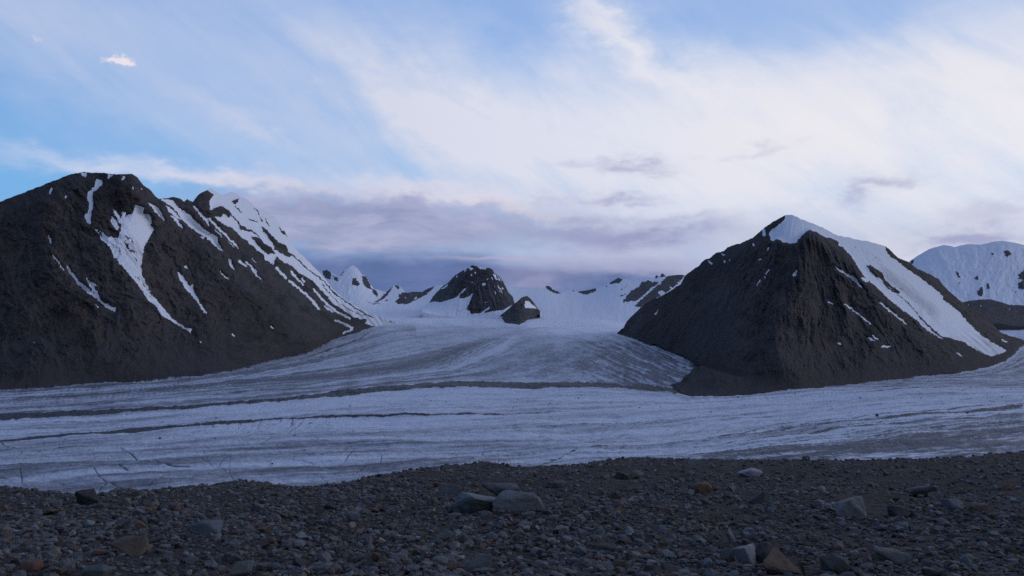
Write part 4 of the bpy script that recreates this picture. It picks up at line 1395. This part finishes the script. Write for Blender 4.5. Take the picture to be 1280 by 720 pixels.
def blob(px, py, rx, ry, rot=0., soft=1.0, aw=None, ew=None):
    """soft cloud body at a bearing; radii in survey units"""
    a0, e0 = azel(px, py)
    c, s_ = math.cos(rot), math.sin(rot)
    da = t.sub(AW if aw is None else aw, a0)
    de = t.sub(EW if ew is None else ew, e0)
    x = t.add(t.mul(da, c * F / rx), t.mul(de, s_ * F / rx))
    y = t.add(t.mul(da, -s_ * F / ry), t.mul(de, c * F / ry))
    d = t.add(t.mul(x, x), t.mul(y, y))
    return t.m('POWER', 2.718, t.mul(d, -soft))


# clear sky: twilight blue, darker overhead and behind
ramp = t.n('ShaderNodeValToRGB')
e_ = t.m('MULTIPLY', EL, 2 / math.pi, clamp=True)
t.put(ramp.inputs[0], e_)
el = ramp.color_ramp.elements
el[0].position, el[0].color = 0.0, (.30, .50, .84, 1)
el[1].position, el[1].color = 1.0, (.11, .165, .37, 1)
for p_, c_ in ((.085, (.195, .50, .91)), (.15, (.215, .46, .87)), (.23, (.28, .46, .84)), (.34, (.18, .29, .62))):
    q = el.new(p_)
    q.color = (*c_, 1)
sky = t.n('ShaderNodeTexSky', sky_type='NISHITA')
sky.sun_disc = False
sky.sun_elevation = math.radians(SUN_EL)
sky.sun_rotation = math.radians(SUN_AZ)
sky.altitude = 3000
sky.dust_density = .6
skyc = t.mix(1.0, sky.outputs[0], (.06, .06, .06), 'MULTIPLY')
base = t.mix(.10, ramp.outputs[0], skyc)
# darker behind the camera, opposite the sunset
side = t.ss(t.m('COSINE', t.sub(AZ, math.radians(35))), -.9, .75, .55, 1.0)
base = t.mix(1.0, base, t.comb(side, side, side), 'MULTIPLY')

# cirrus: streaks drifting down to the right
ca, sa = math.cos(-.62), math.sin(-.62)
su = t.add(t.mul(AZ, ca), t.mul(EL, sa))
sv = t.add(t.mul(AZ, -sa), t.mul(EL, ca))
cir = t.noise(t.comb(t.mul(su, 2.2), t.mul(sv, 7.5), 3.), 2.3, 6, .58, .6)
cir2 = t.noise(t.comb(t.mul(su, 6.), t.mul(sv, 17.), 9.), 2., 5, .6, .4)
fine = t.add(t.mul(cir, .72), t.mul(cir2, .28))
right = t.ss(AZ, azel(260, 0)[0], azel(1020, 0)[0])
veil = t.add(t.mul(blob(1010, 160, 520, 115, .0), .95), t.mul(blob(600, 165, 300, 85, -.35, .8), .55))
veil = t.add(veil, t.mul(blob(765, 40, 125, 26, -.62, 1.2), .95))
veil = t.add(veil, t.mul(blob(500, 110, 170, 40, -.62), .42))
veil = t.add(veil, t.mul(blob(315, 155, 60, 14, -.4), .32))
veil = t.add(veil, t.mul(blob(150, 115, 250, 50, -.32), .40))
veil = t.add(veil, t.mul(blob(60, 10, 260, 45, -.1), .34))
veil = t.sub(veil, t.mul(blob(1000, 28, 140, 48, 0.), .55))
veil = t.sub(veil, t.mul(blob(640, 40, 60, 60, -.5), .22))
veil = t.m('MULTIPLY', veil, t.ss(fine, .25, .72, .55, 1.08), clamp=True)
white = t.mix(right, (.62, .66, .81), (.86, .84, .875))
white = t.mix(blob(1290, 175, 170, 75, 0.), white, (.98, .95, .94))
c1 = t.mix(veil, base, white)
# general milky cover low down on the right
milk = t.mul(t.ss(AZ, azel(420, 0)[0], azel(820, 0)[0]), t.mul(t.ss(EL, azel(640, 375)[1], azel(640, 230)[1], 1., .92), t.ss(EL, azel(640, 150)[1], azel(640, 20)[1], 1., .25)))
c1 = t.mix(t.mul(milk, t.ss(fine, .25, .7, .35, .92)), c1, t.mix(t.ss(AZ, azel(500, 0)[0], azel(1150, 0)[0]), (.64, .71, .88), (.85, .83, .875)))
# pale band above the left ridge
pb = t.add(blob(330, 228, 240, 11, -.06), t.mul(blob(560, 238, 150, 10, -.1), .9))
c1 = t.mix(t.m('MULTIPLY', pb, t.ss(fine, .25, .6, .5, .95), clamp=True), c1, (.78, .76, .86))
c1 = t.mix(t.mul(blob(650, 262, 75, 7, -.25), .7), c1, (.86, .76, .78))
# lavender bank
n4 = t.noise(t.comb(t.mul(AZ, 5.), t.mul(EL, 17.), 21.), 2.0, 6, .6, .3)
n5 = t.noise(t.comb(t.mul(AZ, 11.), t.mul(EL, 30.), 27.), 2.0, 5, .62, .3)
lav = t.add(blob(500, 275, 190, 30, -.06, .9), t.mul(blob(380, 270, 120, 25, .0), .6))
lav = t.add(lav, t.mul(blob(420, 295, 120, 34, .0), .8))
lav = t.add(lav, t.mul(blob(760, 300, 180, 26, 0.), .75))
lav = t.add(lav, t.mul(blob(1150, 300, 180, 26, 0.), .35))
lav = t.m('MULTIPLY', lav, t.ss(n4, .25, .65, .6, 1.), clamp=True)
c1 = t.mix(lav, c1, t.mix(t.ss(n4, .35, .7), (.29, .335, .53), (.44, .46, .655)))
# dark slate layer along the horizon
eh = t.add(t.add(EL, t.mul(t.sub(n4, .5), .018)), t.ss(AZ, azel(560, 0)[0], azel(700, 0)[0], 0., .013))
sl = t.mul(t.ss(eh, azel(640, 335)[1], azel(640, 304)[1], .97, 0.), t.ss(AZ, azel(800, 0)[0], azel(930, 0)[0], 1., 0.0))
c1 = t.mix(sl, c1, t.mix(t.ss(n4, .3, .7), (.095, .15, .335), (.145, .195, .41)))
sl2 = t.mul(t.ss(eh, azel(640, 375)[1], azel(640, 318)[1], 1., 0.), t.ss(AZ, azel(790, 0)[0], azel(960, 0)[0]))
c1 = t.mix(t.mul(sl2, .85), c1, (.50, .49, .66))
# pink crest of the low cloud behind the rock peak, and mist right of it
c1 = t.mix(t.mul(blob(640, 323, 90, 2.6, -.01, 1., t.add(AZ, w2[0]), t.add(EL, t.mul(w2[1], .2))), .75), c1, (.46, .44, .62))
c1 = t.mix(t.mul(blob(655, 338, 45, 8, 0.), .25), c1, (.40, .38, .58))
c1 = t.mix(t.mul(blob(672, 356, 40, 12, 0.), .8), c1, (.33, .33, .52))
c1 = t.mix(t.mul(blob(790, 331, 130, 12, 0.), .7), c1, (.42, .42, .62))
# small dark lens clouds
for (px, py, rx, ry, rot, f_) in ((785, 209, 58, 8, 0., .55), (775, 250, 48, 8, .10, .6), (790, 294, 95, 12, .0, .8), (700, 252, 30, 6, 0., .35), (1075, 243, 42, 12, .35, .42), (1110, 232, 30, 6, .2, .3),
                                  (1215, 296, 60, 12, .05, .75), (1260, 262, 40, 12, .1, .28), (840, 272, 60, 7, .05, .4), (965, 190, 30, 5, .0, .22), (520, 252, 90, 10, -.05, .5)):
    b = t.m('MULTIPLY', blob(px, py, rx, ry, rot, 1.1), t.ss(n5, .30, .62, .35, 1.15), clamp=True)
    c1 = t.mix(t.mul(b, f_), c1, (.32, .33, .55))
# one small bright cloud in the blue, upper left
w3 = warp(70., .030, 1., 1.4, 13.)
sa_, se_ = t.add(AZ, w3[0]), t.add(EL, t.mul(w3[1], .8))
puff = t.add(t.mul(blob(141, 77, 17, 6, .05, 1.2, sa_, se_), 1.0), blob(156, 74, 12, 6.5, .1, 1.2, sa_, se_))
c1 = t.mix(t.ss(puff, .25, 1.15, 0, .95), c1, (.84, .78, .84))
c1 = t.mix(t.ss(blob(48, 49, 6, 3.5, -.6, 1.2, sa_, se_), .3, 1., 0, .4), c1, (.70, .68, .84))
# below the horizon
c1 = t.mix(t.ss(EL, -.02, -.10), c1, (.10, .11, .16))
bg = t.n('ShaderNodeBackground')
t.put(bg.inputs['Color'], c1)
t.put(bg.inputs['Strength'], 1.0)
out = t.n('ShaderNodeOutputWorld')
t.t.links.new(bg.outputs[0], out.inputs['Surface'])

sl_ = bpy.data.lights.new('sun', 'SUN')
sl_.energy = .42
sl_.angle = math.radians(28)
sl_.color = (1., .88, .82)
so = bpy.data.objects.new('sun', sl_)
C.objects.link(so)
so.rotation_euler = (math.radians(90 - SUN_EL), 0, math.radians(180 - SUN_AZ))

# ------------------------------------------------------------------ thin evening air
hm = bpy.data.materials.new('haze')
hm.use_nodes = True
ht = NT(hm.node_tree)
pv = ht.n('ShaderNodeVolumePrincipled')
pv.inputs['Color'].default_value = (.70, .78, .95, 1)
pv.inputs['Density'].default_value = HAZE
pv.inputs['Anisotropy'].default_value = .1
ho = ht.n('ShaderNodeOutputMaterial')
ht.t.links.new(pv.outputs[0], ho.inputs['Volume'])
hx, hz0, hz1 = 9900., float((-330 + 20 * fbm(UX / 3000., UY / 3000., 3)).min()) - 1, 760.
hv = [(x, y, z) for z in (hz0, hz1) for x, y in ((-hx, -hx), (hx, -hx), (hx, hx), (-hx, hx))]
hf = [(0, 3, 2, 1), (4, 5, 6, 7), (0, 1, 5, 4), (1, 2, 6, 5), (2, 3, 7, 6), (3, 0, 4, 7)]
tag(mesh_obj('haze', hv, hf, hm, smooth=False), 'thin bluish evening air filling the valley', 'haze', kind='stuff')

# ------------------------------------------------------------------ camera
cam = bpy.data.cameras.new('camera')
cam.sensor_width = 36
cam.lens = 36 * F / 1280
cam.shift_y = (HY - 360) / 1280
cam.clip_start = .1
cam.clip_end = 60000
co = bpy.data.objects.new('camera', cam)
C.objects.link(co)
co.location = (0, 0, EYE)
co.rotation_euler = (math.radians(90), 0, 0)
scene.camera = co

scene.view_settings.view_transform = 'Standard'
scene.view_settings.look = 'None'
scene.view_settings.exposure = 0
scene.view_settings.gamma = 1
scene.view_settings.use_curve_mapping = False
scene.cycles.use_denoising = False
scene.cycles.max_bounces = 4
